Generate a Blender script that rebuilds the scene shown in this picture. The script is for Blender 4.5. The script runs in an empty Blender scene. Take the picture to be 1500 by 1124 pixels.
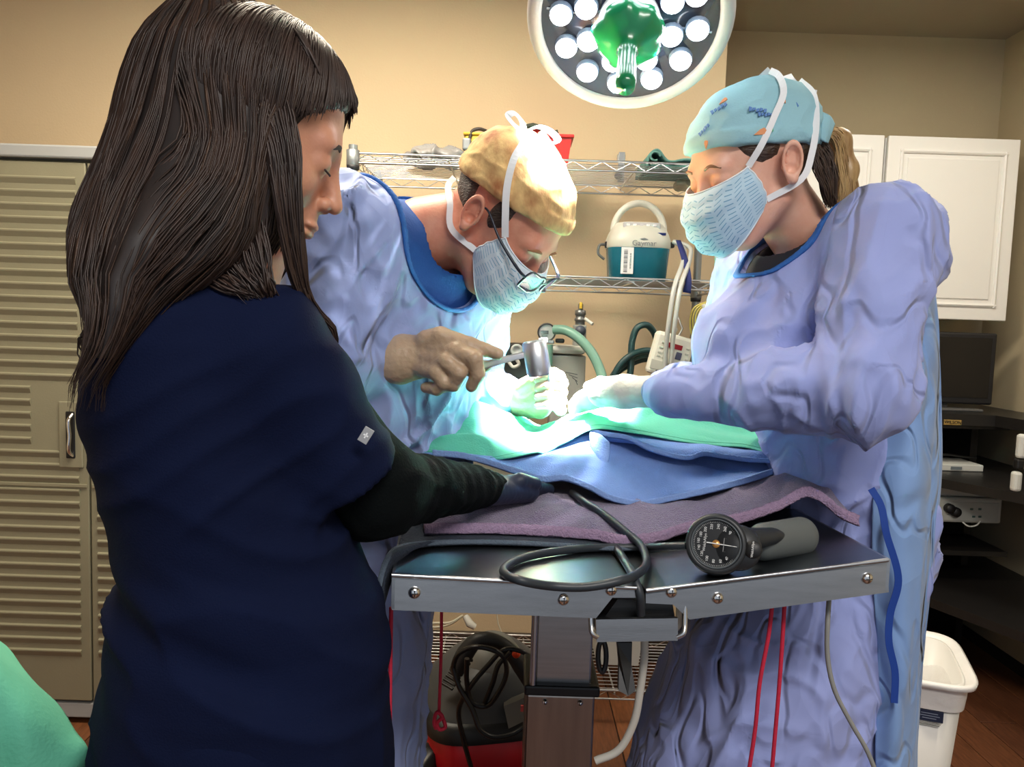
import bpy, bmesh, math, random
import numpy as np
from mathutils import Vector, Matrix

scene = bpy.context.scene
COL = scene.collection
random.seed(7); np.random.seed(7)
PI = math.pi

# ------------------------------------------------------------------ camera
CAM = np.array([0.0, 0.0, 1.36]); FPX = 1127.0
PITCH = math.atan(92 / FPX); ROLL = 0.033
_F = np.array([0, math.cos(PITCH), -math.sin(PITCH)])
_R0 = np.array([1.0, 0, 0]); _U0 = np.array([0, math.sin(PITCH), math.cos(PITCH)])
_R = math.cos(ROLL) * _R0 + math.sin(ROLL) * _U0
_U = math.cos(ROLL) * _U0 - math.sin(ROLL) * _R0
cam_data = bpy.data.cameras.new('camera'); cam = bpy.data.objects.new('camera', cam_data); COL.objects.link(cam)
cam_data.sensor_width = 36.0; cam_data.lens = FPX / 1500 * 36.0; cam_data.clip_start = 0.05
cam.matrix_world = Matrix(((_R[0], _U[0], -_F[0], CAM[0]), (_R[1], _U[1], -_F[1], CAM[1]), (_R[2], _U[2], -_F[2], CAM[2]), (0, 0, 0, 1)))
scene.camera = cam

def W(px, py, Y):
    """photo measurement (pixel) on the plane at distance Y in front of the photographer -> room metres"""
    d = _F + _R * (px - 750) / FPX - _U * (py - 562) / FPX
    return CAM + d * (Y / d[1])
def onz(px, py, z):
    d = _F + _R * (px - 750) / FPX - _U * (py - 562) / FPX
    return CAM + d * ((z - CAM[2]) / d[2])

# ------------------------------------------------------------------ world, lights, exposure
scene.view_settings.view_transform = 'Standard'; scene.view_settings.look = 'None'
scene.view_settings.gamma = 1.0; scene.view_settings.use_curve_mapping = False
scene.view_settings.exposure = 1.05
scene.cycles.caustics_reflective = False; scene.cycles.caustics_refractive = False
world = bpy.data.worlds.new('room_air'); scene.world = world; world.use_nodes = True
world.node_tree.nodes['Background'].inputs[0].default_value = (0.80, 0.88, 1.0, 1)
world.node_tree.nodes['Background'].inputs[1].default_value = 0.26

def area(name, loc, target, sx, sy, power, col):
    l = bpy.data.lights.new(name, 'AREA'); l.shape = 'RECTANGLE'; l.size = sx; l.size_y = sy; l.energy = power; l.color = col
    o = bpy.data.objects.new(name, l); COL.objects.link(o); o.location = loc
    o.rotation_euler = (Vector(target) - Vector(loc)).to_track_quat('-Z', 'Y').to_euler(); return o
area('ceiling_and_fill_light', (-0.55, 1.75, 2.66), (-0.55, 1.75, 0), 1.2, 0.6, 34, (1.0, 0.88, 0.70))
area('ceiling_and_fill_light', (1.5, 2.25, 2.66), (1.5, 2.25, 0), 0.6, 0.6, 9.5, (1.0, 0.93, 0.8))
area('ceiling_and_fill_light', (0.6, -0.7, 2.66), (0.6, -0.7, 0), 1.2, 0.6, 30, (1.0, 0.95, 0.9))  # unseen fill light added behind the camera to brighten the gown fronts

# ------------------------------------------------------------------ materials
MATS = {}
def mat(name, col, rough=0.5, metal=0.0, var=0.0, vscale=8.0, bump=0.0, bscale=60.0, stretch=(1, 1, 1), sheen=0.0,
        spec=0.5, trans=0.0, emit=None, estr=0.0, alpha=1.0, coat=0.0, sss=0.0, col2=None, aniso=0.0, bdist=0.01, bdetail=4):
    if name in MATS: return MATS[name]
    m = bpy.data.materials.new(name); m.use_nodes = True; nt = m.node_tree; b = nt.nodes['Principled BSDF']
    def S(k, v):
        if k in b.inputs: b.inputs[k].default_value = v
    c = tuple(col) + (1,)
    S('Base Color', c); S('Roughness', rough); S('Metallic', metal); S('Specular IOR Level', spec)
    S('Transmission Weight', trans); S('Alpha', alpha); S('Coat Weight', coat); S('Sheen Weight', sheen)
    S('Anisotropic', aniso)
    if sss: S('Subsurface Weight', sss); S('Subsurface Radius', (0.012, 0.005, 0.003)); S('Subsurface Scale', 1.0)
    if emit: S('Emission Color', tuple(emit) + (1,)); S('Emission Strength', estr)
    if var or bump:
        tc = nt.nodes.new('ShaderNodeTexCoord'); mp = nt.nodes.new('ShaderNodeMapping'); mp.inputs['Scale'].default_value = stretch
        nt.links.new(tc.outputs['Object'], mp.inputs['Vector'])
    if var:
        n = nt.nodes.new('ShaderNodeTexNoise'); n.inputs['Scale'].default_value = vscale; n.inputs['Detail'].default_value = 5
        nt.links.new(mp.outputs[0], n.inputs['Vector'])
        r = nt.nodes.new('ShaderNodeMapRange'); r.inputs[1].default_value = 0.3; r.inputs[2].default_value = 0.7
        nt.links.new(n.outputs[0], r.inputs[0])
        mx = nt.nodes.new('ShaderNodeMix'); mx.data_type = 'RGBA'; mx.inputs[6].default_value = c
        c2 = tuple(col2) + (1,) if col2 else tuple(max(0, x * (1 - var)) for x in col) + (1,)
        mx.inputs[7].default_value = c2
        nt.links.new(r.outputs[0], mx.inputs[0]); nt.links.new(mx.outputs[2], b.inputs['Base Color'])
    if bump:
        n2 = nt.nodes.new('ShaderNodeTexNoise'); n2.inputs['Scale'].default_value = bscale; n2.inputs['Detail'].default_value = bdetail
        nt.links.new(mp.outputs[0], n2.inputs['Vector'])
        bp = nt.nodes.new('ShaderNodeBump'); bp.inputs['Strength'].default_value = bump; bp.inputs['Distance'].default_value = bdist
        nt.links.new(n2.outputs[0], bp.inputs['Height']); nt.links.new(bp.outputs[0], b.inputs['Normal'])
    MATS[name] = m; return m
def srgb(r, g, b):
    f = lambda c: (c / 255 / 12.92) if c / 255 <= 0.04045 else ((c / 255 + 0.055) / 1.055) ** 2.4
    return (f(r), f(g), f(b))

# ------------------------------------------------------------------ object helpers
ORG = {}
def tag(o, label=None, cat=None, group=None, kind=None):
    if label: o['label'] = label
    if cat: o['category'] = cat
    if group: o['group'] = group
    if kind: o['kind'] = kind
    return o
def thing(name, label, cat, loc, group=None):
    o = bpy.data.objects.new(name, None); COL.objects.link(o); o.empty_display_size = 0.05
    o.location = Vector(loc); ORG[o] = np.array(loc, float)
    return tag(o, label, cat, group)
def link_mesh(name, me, m, parent, c):
    o = bpy.data.objects.new(name, me); COL.objects.link(o)
    if m is not None:
        for x in (m if isinstance(m, (list, tuple)) else [m]): me.materials.append(x)
    if parent is not None:
        o.parent = parent; o.location = Vector(c - ORG[parent])
    else:
        o.location = Vector(c)
    ORG[o] = np.array(c, float); return o
def np_obj(name, V, F, m, parent=None, smooth=True, origin=None):
    """V (n,3) world coordinates, F (k,3|4) ints"""
    V = np.asarray(V, float); F = np.asarray(F, np.int32)
    c = (V.min(0) + V.max(0)) / 2 if origin is None else np.array(origin, float)
    me = bpy.data.meshes.new(name); me.vertices.add(len(V)); me.vertices.foreach_set('co', (V - c).astype(np.float32).ravel())
    k = F.shape[1]; me.loops.add(F.size); me.loops.foreach_set('vertex_index', F.ravel())
    me.polygons.add(len(F)); me.polygons.foreach_set('loop_start', np.arange(0, F.size, k, dtype=np.int32))
    me.polygons.foreach_set('use_smooth', np.full(len(F), smooth)); me.update(calc_edges=True); me.validate()
    return link_mesh(name, me, m, parent, c)

def basis(d):
    d = np.asarray(d, float); d = d / (np.linalg.norm(d) + 1e-12)
    a = np.array([0, 0, 1.0]) if abs(d[2]) < 0.9 else np.array([1.0, 0, 0])
    u = np.cross(a, d); u /= np.linalg.norm(u); return u, np.cross(d, u), d
def spline(pts, n):
    """Catmull-Rom through the points, n samples"""
    P = np.asarray(pts, float)
    if len(P) == 2: return P[0] + (P[1] - P[0]) * np.linspace(0, 1, n)[:, None]
    d = np.r_[0, np.cumsum(np.maximum(np.linalg.norm(np.diff(P, axis=0), axis=1), 1e-9) ** 0.5)]
    T = np.gradient(P, d, axis=0)
    t = np.linspace(0, d[-1], n); i = np.clip(np.searchsorted(d, t, 'right') - 1, 0, len(P) - 2)
    h = (d[i + 1] - d[i])[:, None]; s = ((t - d[i])[:, None]) / h
    return (2*s**3-3*s**2+1)*P[i] + (s**3-2*s**2+s)*h*T[i] + (-2*s**3+3*s**2)*P[i+1] + (s**3-s**2)*h*T[i+1]

class MB:
    """collects shapes into ONE mesh"""
    def __init__(s): s.v = []; s.f = []; s.sm = []
    def add(s, V, F, smooth=False):
        o = len(s.v); s.v += [tuple(x) for x in V]; s.f += [tuple(i + o for i in f) for f in F]; s.sm += [smooth] * len(F); return s
    def box(s, c, size, rot=None, bev=0.0):
        c = np.asarray(c, float); h = np.asarray(size, float) / 2; R = np.eye(3) if rot is None else np.asarray(rot)
        if bev <= 0:
            V = [c + R @ (h * np.array(q)) for q in ((-1,-1,-1),(1,-1,-1),(1,1,-1),(-1,1,-1),(-1,-1,1),(1,-1,1),(1,1,1),(-1,1,1))]
            return s.add(V, [(0,3,2,1),(4,5,6,7),(0,1,5,4),(1,2,6,5),(2,3,7,6),(3,0,4,7)])
        bev = min(bev, h.min() * 0.95); bm = bmesh.new(); bmesh.ops.create_cube(bm, size=2)
        for v in bm.verts: v.co = Vector(h * np.array(v.co))
        bmesh.ops.bevel(bm, geom=list(bm.edges), offset=bev, segments=2, affect='EDGES', profile=0.5)
        bm.verts.index_update(); V = [c + R @ np.array(v.co) for v in bm.verts]; F = [tuple(v.index for v in f.verts) for f in bm.faces]
        bm.free(); return s.add(V, F)
    def tube(s, pts, r, n=8, caps=True, samples=None, smooth=True):
        P = np.asarray(pts, float)
        if samples: P = spline(P, samples)
        r = np.broadcast_to(np.asarray(r, float), (len(P),)) if np.ndim(r) == 0 or len(np.atleast_1d(r)) == len(P) else np.interp(np.linspace(0, 1, len(P)), np.linspace(0, 1, len(r)), r)
        T = np.gradient(P, axis=0); u, v, _ = basis(T[0]); V = []; a = np.arange(n) * 2 * PI / n
        for i in range(len(P)):
            t = T[i] / (np.linalg.norm(T[i]) + 1e-12); u = u - t * (u @ t); u /= np.linalg.norm(u) + 1e-12; v = np.cross(t, u)
            V += [P[i] + r[i] * (math.cos(x) * u + math.sin(x) * v) for x in a]
        F = [(i*n+j, i*n+(j+1) % n, (i+1)*n+(j+1) % n, (i+1)*n+j) for i in range(len(P)-1) for j in range(n)]
        s.add(V, F, smooth)
        if caps: s.add(V[:n], [tuple(range(n))[::-1]]); s.add(V[-n:], [tuple(range(n))])
        return s
    def lathe(s, prof, n, o, ax, smooth=True, x=None, caps=True):
        """profile of (radius, height along ax)"""
        u, v, d = basis(ax); o = np.asarray(o, float)
        if x is not None: u = np.asarray(x, float); v = np.cross(d, u)
        V = []; a = np.arange(n) * 2 * PI / n
        for r, h in prof: V += [o + d * h + r * (math.cos(t) * u + math.sin(t) * v) for t in a]
        F = [(i*n+j, i*n+(j+1) % n, (i+1)*n+(j+1) % n, (i+1)*n+j) for i in range(len(prof)-1) for j in range(n)]
        s.add(V, F, smooth)
        if not caps: return s
        if prof[0][0] > 1e-6: s.add(V[:n], [tuple(range(n))[::-1]])
        if prof[-1][0] > 1e-6: s.add(V[-n:], [tuple(range(n))])
        return s
    def prism(s, poly, dvec):
        """3D polygon extruded by dvec"""
        P = [np.asarray(p, float) for p in poly]; n = len(P); d = np.asarray(dvec, float)
        return s.add(P + [p + d for p in P], [tuple(range(n))[::-1], tuple(range(n, 2*n))] + [(i, (i+1) % n, n+(i+1) % n, n+i) for i in range(n)])
    def build(s, name, m, parent=None, weld=False):
        V = np.array(s.v, float); c = (V.min(0) + V.max(0)) / 2
        me = bpy.data.meshes.new(name); me.from_pydata([tuple(x) for x in (V - c)], [], s.f)
        me.polygons.foreach_set('use_smooth', s.sm); me.update()
        bm = bmesh.new(); bm.from_mesh(me); bmesh.ops.recalc_face_normals(bm, faces=bm.faces); bm.to_mesh(me); bm.free()
        return link_mesh(name, me, m, parent, c)
def rotz(a): return np.array([[math.cos(a), -math.sin(a), 0], [math.sin(a), math.cos(a), 0], [0, 0, 1.0]])
def text(name, body, size, o, xdir, zdir, m, parent, extrude=0.0004, align='CENTER'):
    """raised flat print: xdir reading direction, zdir letter up"""
    cu = bpy.data.curves.new(name, 'FONT'); cu.body = body; cu.size = size; cu.extrude = extrude; cu.align_x = align; cu.align_y = 'CENTER'
    tmp = bpy.data.objects.new('text_tmp', cu); COL.objects.link(tmp); me = bpy.data.meshes.new_from_object(tmp); bpy.data.objects.remove(tmp); bpy.data.curves.remove(cu)
    me.name = name; me.materials.clear(); me.materials.append(m); ob = bpy.data.objects.new(name, me); COL.objects.link(ob)
    x = np.asarray(xdir, float); x /= np.linalg.norm(x); z = np.asarray(zdir, float); z -= x * (x @ z); z /= np.linalg.norm(z); n = np.cross(x, z)
    M = Matrix(((x[0], z[0], n[0], 0), (x[1], z[1], n[1], 0), (x[2], z[2], n[2], 0), (0, 0, 0, 1)))
    p = np.asarray(o, float)
    if parent is not None: ob.parent = parent; p = p - ORG[parent]
    M.translation = Vector(p); ob.matrix_basis = M; ORG[ob] = np.asarray(o, float); return ob
def solid(o, t, off=0):
    md = o.modifiers.new('thickness', 'SOLIDIFY'); md.thickness = t; md.offset = off; return o
def copy_part(src, loc, parent):
    c = src.copy(); COL.objects.link(c); c.parent = parent; c.location = Vector(np.asarray(loc) - ORG[parent]); ORG[c] = np.asarray(loc, float); return c

# ------------------------------------------------------------------ noise and implicit surfaces (numpy)
_G = np.random.RandomState(3).normal(size=(256, 3)); _G /= np.linalg.norm(_G, axis=1)[:, None]
def pn(P, seed=0):
    P = np.asarray(P, np.float64) + seed * 17.31
    i = np.floor(P).astype(np.int64); f = P - i; u = f*f*f*(f*(f*6-15)+10); out = 0
    for a in (0, 1):
        for b in (0, 1):
            for c in (0, 1):
                h = ((i[:, 0]+a)*73856093 ^ (i[:, 1]+b)*19349663 ^ (i[:, 2]+c)*83492791) & 255
                g = _G[h]; d = (f[:, 0]-a)*g[:, 0] + (f[:, 1]-b)*g[:, 1] + (f[:, 2]-c)*g[:, 2]
                out = out + d * (u[:, 0] if a else 1-u[:, 0]) * (u[:, 1] if b else 1-u[:, 1]) * (u[:, 2] if c else 1-u[:, 2])
    return out
def crease(P, seed=0):
    """sharp pinched folds, 0..1"""
    return np.clip(1 - np.abs(pn(P, seed)) / 0.22, 0, 1) ** 1.5
def A3(*x): return np.array(x, float)
def smin(a, b, k):
    h = np.clip(0.5 + 0.5 * (b - a) / k, 0, 1); return b + (a - b) * h - k * h * (1 - h)
def smax(a, b, k): return -smin(-a, -b, k)
def ell(P, c, r):
    q = (P - np.asarray(c, float)) / np.asarray(r, float); k0 = np.sqrt((q*q).sum(1)); q2 = q / np.asarray(r, float)
    k1 = np.sqrt((q2*q2).sum(1)) + 1e-9; return k0 * (k0 - 1) / k1
def cone(P, a, b, ra, rb):
    a = np.asarray(a, float); ab = np.asarray(b, float) - a; t = np.clip(((P - a) @ ab) / (ab @ ab + 1e-12), 0, 1)
    return np.linalg.norm(P - a - t[:, None] * ab, axis=1) - (ra + (rb - ra) * t)
def econe(P, a, b, side, r1, r2):
    """limb with elliptical section: r = (half width along side, half width across)"""
    a = np.asarray(a, float); ab = np.asarray(b, float) - a; L = np.linalg.norm(ab); d = ab / L
    s = np.asarray(side, float); s = s - d * (s @ d); s /= np.linalg.norm(s); w = np.cross(d, s); q = P - a
    x = q @ d; t = np.clip(x / L, 0, 1); ra = r1[0] + (r2[0]-r1[0]) * t; rb = r1[1] + (r2[1]-r1[1]) * t; m = np.minimum(ra, rb)
    return (np.sqrt(((q @ s) / ra) ** 2 + ((q @ w) / rb) ** 2 + ((x - t * L) / m) ** 2) - 1) * m
def chain(P, pts, rad, k=0.02):
    d = None
    for i in range(len(pts) - 1):
        e = cone(P, pts[i], pts[i+1], rad[i], rad[i+1]); d = e if d is None else smin(d, e, k)
    return d
def mesh_sdf(f, lo, hi, h, B=6):
    lo = np.asarray(lo, float); n = np.ceil((np.asarray(hi, float) - lo) / h / B).astype(int)
    g = np.stack(np.meshgrid(*[np.arange(k) for k in n], indexing='ij'), -1).reshape(-1, 3)
    dc = f(lo + (g + 0.5) * B * h - 0.5 * h); act = np.abs(dc) < B * h * 1.9
    V = np.empty(tuple(n * B), np.float32)
    V.reshape(n[0], B, n[1], B, n[2], B)[:] = np.sign(dc).reshape(n[0], 1, n[1], 1, n[2], 1)
    off = np.stack(np.meshgrid(*[np.arange(B)] * 3, indexing='ij'), -1).reshape(-1, 3); ga = g[act]
    for s in range(0, len(ga), 2000):
        idx = (ga[s:s+2000, None, :] * B + off[None]).reshape(-1, 3)
        V[idx[:, 0], idx[:, 1], idx[:, 2]] = f(lo + idx * h)
    S = V < 0
    cnt = sum(S[a:S.shape[0]-1+a, b:S.shape[1]-1+b, c:S.shape[2]-1+c].astype(np.int8) for a in (0,1) for b in (0,1) for c in (0,1))
    cells = np.argwhere((cnt > 0) & (cnt < 8)); imap = np.full(cnt.shape, -1, np.int32); imap[tuple(cells.T)] = np.arange(len(cells))
    acc = np.zeros((len(cells), 3)); num = np.zeros(len(cells))
    for ax in range(3):
        o1, o2 = [x for x in range(3) if x != ax]
        for p in (0, 1):
            for q in (0, 1):
                a = np.zeros(3, int); a[o1] = p; a[o2] = q; b = a.copy(); b[ax] = 1
                va = V[tuple((cells + a).T)]; vb = V[tuple((cells + b).T)]; x = (va < 0) != (vb < 0)
                t = np.where(x, va / np.where(x, va - vb, 1), 0); pt = a + np.outer(t, (b - a)); acc[x] += pt[x]; num[x] += 1
    verts = lo + (cells + acc / num[:, None]) * h; F = []
    for ax in range(3):
        o1, o2 = [(1, 2), (2, 0), (0, 1)][ax]; sl = [slice(None)] * 3; sl2 = [slice(None)] * 3; sl[ax] = slice(0, -1); sl2[ax] = slice(1, None)
        s1 = S[tuple(sl)]; s2 = S[tuple(sl2)]; e = np.argwhere(s1 != s2)
        e = e[(e[:, o1] > 0) & (e[:, o2] > 0) & (e[:, o1] < S.shape[o1]-1) & (e[:, o2] < S.shape[o2]-1)]
        if not len(e): continue
        c = []
        for p, q in ((1, 1), (0, 1), (0, 0), (1, 0)):
            k = e.copy(); k[:, o1] -= p; k[:, o2] -= q; c.append(imap[tuple(k.T)])
        c = np.stack(c, 1); fl = ~s1[tuple(e.T)]; c[fl] = c[fl][:, ::-1]; F.append(c)
    F = np.concatenate(F); return verts, F[(F >= 0).all(1)]
def vnormals(V, F):
    n = np.cross(V[F[:, 2]] - V[F[:, 0]], V[F[:, -1]] - V[F[:, 1]]); N = np.zeros_like(V)
    for k in range(F.shape[1]): np.add.at(N, F[:, k], n)
    return N / (np.linalg.norm(N, axis=1)[:, None] + 1e-12)
def relax(V, F, it=1, lam=0.5):
    e = np.concatenate([F[:, [i, (i+1) % F.shape[1]]] for i in range(F.shape[1])]); e = np.concatenate([e, e[:, ::-1]])
    deg = np.bincount(e[:, 0], minlength=len(V))[:, None]
    for _ in range(it):
        S = np.stack([np.bincount(e[:, 0], V[e[:, 1], k], len(V)) for k in range(3)], 1); V = V + lam * (S / np.maximum(deg, 1) - V)
    return V
def grid_faces(nu, nv, wrap=False):
    i, j = np.meshgrid(np.arange(nv - 1), np.arange(nu if wrap else nu - 1), indexing='ij'); j2 = (j + 1) % nu
    return np.stack([i*nu+j, i*nu+j2, (i+1)*nu+j2, (i+1)*nu+j], -1).reshape(-1, 4)
def patch(rows, nu, nv):
    R = np.array([spline(r, nu) for r in rows]); V = np.stack([spline(R[:, k], nv) for k in range(nu)], 1)
    return V.reshape(-1, 3), grid_faces(nu, nv)
# ================================================================== the setting
WALL_Y, REC_Y, CEIL = 3.02, 3.60, 2.70
CORNER_X = W(1066, 60, WALL_Y)[0]; RIGHT_X = W(1473, 60, REC_Y)[0]; LEFT_X = -2.6
m_wall = mat('cream_wall_paint', srgb(214, 192, 158), 0.85, var=0.04, vscale=3, bump=0.08, bscale=120)
m_wall2 = mat('taupe_wall_paint', srgb(187, 173, 143), 0.85, var=0.04, vscale=3, bump=0.08, bscale=120)
m_ceil = mat('ceiling_paint', srgb(160, 148, 128), 0.9, var=0.05, vscale=4, bump=0.25, bscale=180)
def struct(name, mb, m, label=None):
    o = mb.build(name, m); o['kind'] = 'structure'
    if label: o['label'] = label
    return o
struct('wall_back', MB().box(((LEFT_X + CORNER_X) / 2, WALL_Y + 0.3, CEIL / 2), (CORNER_X - LEFT_X, 0.6, CEIL)), m_wall)
struct('wall_recess', MB().box(((CORNER_X + RIGHT_X) / 2, REC_Y + 0.05, CEIL / 2 - 0.03), (RIGHT_X - CORNER_X, 0.1, CEIL + 0.06)), m_wall2)
struct('wall_right', MB().box((RIGHT_X + 0.05, 1.4, CEIL / 2 - 0.03), (0.1, 4.5, CEIL + 0.06)), m_wall2)
struct('wall_left', MB().box((LEFT_X - 0.05, 1.0, CEIL / 2), (0.1, 5.2, CEIL)), m_wall)
struct('ceiling', MB().box(((LEFT_X + RIGHT_X) / 2, 1.1, CEIL + 0.05), (RIGHT_X - LEFT_X + 0.2, 5.2, 0.1)), m_ceil)
m_sub = mat('floor_joint', srgb(28, 18, 12), 0.9)
floor = struct('floor', MB().box(((LEFT_X + RIGHT_X) / 2, 1.1, -0.03), (RIGHT_X - LEFT_X, 5.2, 0.05)), m_sub)
woods = [mat('brown_wood_plank_%d' % i, c, 0.45, var=0.45, vscale=14, stretch=(9, 1, 1), bump=0.08, bscale=40) for i, c in
         enumerate((srgb(122, 74, 44), srgb(104, 62, 38), srgb(136, 86, 52), srgb(92, 54, 34)))]
pm = []
for k in range(4):
    o = MB().box((0, 0, 0), (0.126, 1.196, 0.01), bev=0.002).build('plank', woods[k]); pm.append(o)
first = {}
for j in range(40):
    x = LEFT_X + 0.065 + j * 0.13
    if x > RIGHT_X - 0.06: break
    for i in range(-1, 4):
        y0 = max(-0.3, -0.9 + i * 1.2 + (j * 0.47 % 1.2)); y1 = min(-0.9 + i * 1.2 + (j * 0.47 % 1.2) + 1.2, WALL_Y if x - 0.065 < CORNER_X else REC_Y)
        if y1 - y0 < 0.05: continue
        k = random.randrange(4); full = y1 - y0 > 1.19
        if full and k in first:
            o = pm[k].copy(); COL.objects.link(o)
        elif full: first[k] = 1; o = pm[k]
        else: o = MB().box((0, 0, 0), (0.126, y1 - y0 - 0.004, 0.01), bev=0.002).build('plank', woods[k])
        o.parent = floor; o.location = Vector((x, (y0 + y1) / 2, 0.0)) - floor.location
struct('baseboard_back', MB().box(((LEFT_X + CORNER_X) / 2, WALL_Y - 0.008, 0.055), (CORNER_X - LEFT_X, 0.016, 0.1), bev=0.004), mat('dark_baseboard', srgb(70, 62, 55), 0.6))

# ------------------------------------------------------------------ tall metal storage cabinet
m_cab = mat('grey_green_cabinet_steel', srgb(150, 146, 122), 0.42, 0.25, var=0.12, vscale=4, bump=0.05, bscale=200)
m_cabtop = mat('grey_cabinet_top', srgb(158, 160, 160), 0.5)
m_dark = mat('near_black', srgb(14, 14, 15), 0.5)
CY = 2.40; xr = W(380, 600, CY)[0]; seam = W(130, 600, CY)[0]; wdoor = 0.72; xl = seam - wdoor; ztop = W(60, 212, CY)[2]
cabinet = thing('storage_cabinet', 'tall grey-green metal storage cabinet with ribbed doors behind the dark-haired person', 'cabinet', ((xl + xr) / 2, CY + 0.3, 0))
MB().box(((xl + xr) / 2, CY + 0.31, ztop / 2), (xr - xl, 0.55, ztop - 0.06), bev=0.003).build('cabinet_body', m_cab, cabinet)
MB().box(((xl + xr) / 2, CY + 0.29, ztop - 0.02), (xr - xl + 0.02, 0.6, 0.04), bev=0.006).build('top_panel', m_cabtop, cabinet)
MB().box(((xl + xr) / 2, CY + 0.03, 0.05), (xr - xl, 0.05, 0.05), bev=0.004).build('plinth', m_cabtop, cabinet)
for (a, b, hs) in ((xl, seam - 0.003, 1), (seam + 0.003, xr, -1)):
    z0, z1 = 0.085, ztop - 0.05
    d = MB().box(((a + b) / 2, CY + 0.015, (z0 + z1) / 2), (b - a, 0.028, z1 - z0), bev=0.003).build('door', m_cab, cabinet)
    zz = [z for z in np.arange(z0 + 0.16, z1 - 0.03, 0.0405)]
    rb = None
    for z in zz:
        if abs(z - 1.02) < 0.10: w_, cx = (b - a) * 0.72, (a + b) / 2 - hs * (b - a) * 0.11
        else: w_, cx = (b - a) * 0.92, (a + b) / 2
        key = round(w_, 3)
        MBr = MB().prism([(cx - w_/2, CY + 0.001, z - 0.012), (cx - w_/2, CY - 0.0055, z + 0.004), (cx - w_/2, CY - 0.0055, z + 0.008), (cx - w_/2, CY + 0.001, z + 0.012)], (w_, 0, 0))
        MBr.build('rib', m_cab, d)
    MB().box(((a + b) / 2, CY - 0.001, W(60, 710, CY)[2]), (b - a - 0.01, 0.006, 0.012), bev=0.002).build('cross_rail', m_cab, d)
    hx = (seam - 0.055) if hs == 1 else seam + 0.055; hz = W(105, 637, CY)[2]
    hp = MB().box((hx, CY - 0.002, hz), (0.075, 0.008, 0.21), bev=0.003).build('handle_plate', m_cab, d)
    MB().box((hx, CY - 0.0045, hz), (0.03, 0.008, 0.15), bev=0.004).build('handle_recess', m_dark, d)
    MB().tube([(hx + 0.006, CY - 0.006, hz - 0.065), (hx + 0.003, CY - 0.02, hz - 0.05), (hx + 0.006, CY - 0.022, hz), (hx + 0.003, CY - 0.02, hz + 0.05), (hx + 0.006, CY - 0.006, hz + 0.065)], 0.006, 8, samples=16).build('handle', mat('chrome', (0.75, 0.75, 0.76), 0.15, 1.0), d)

# ------------------------------------------------------------------ white wall cupboards
m_white = mat('white_lacquer', srgb(236, 234, 230), 0.35, var=0.02, vscale=2)
KY = 3.24
def wall_cupboard(px0, px1, label, order):
    x0 = W(px0, 330, KY)[0]; x1 = W(px1, 330, KY)[0]; z1 = W(1390, 201, KY)[2]; z0 = W(1390, 468, KY)[2]
    t = thing('wall_cupboard', label, 'cabinet', ((x0 + x1) / 2, KY + 0.17, z0), 'white wall cupboards')
    MB().box(((x0 + x1) / 2, (KY + 0.022 + REC_Y) / 2, (z0 + z1) / 2), (x1 - x0, REC_Y - KY - 0.024, z1 - z0 - 0.01)).build('cupboard_body', m_white, t)
    d = MB().box(((x0 + x1) / 2, KY + 0.011, (z0 + z1) / 2), (x1 - x0 - 0.008, 0.02, z1 - z0), bev=0.004).build('door', m_white, t)
    fr = 0.062
    a, b, c, e = x0 + fr, x1 - fr, z0 + fr, z1 - fr
    for q0, q1 in (((a, c), (b, c)), ((b, c), (b, e)), ((b, e), (a, e)), ((a, e), (a, c))):
        p0 = np.array([q0[0], KY, q0[1]]); p1 = np.array([q1[0], KY, q1[1]])
        u, v, dd = basis(p1 - p0); MB().tube([p0 - dd * 0.008, p1 + dd * 0.008], 0.008, 6, smooth=False).build('door_moulding', m_white, d)
    MB().box(((a + b) / 2, KY - 0.001, (c + e) / 2), (b - a - 0.05, 0.006, e - c - 0.05), bev=0.0028).build('raised_panel', m_white, d)
wall_cupboard(1292, 1487, 'white wall cupboard with raised panel door, nearest the right wall', 0)
wall_cupboard(1092, 1289, 'white wall cupboard partly hidden behind the ponytail of the gowned person', 1)
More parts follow.
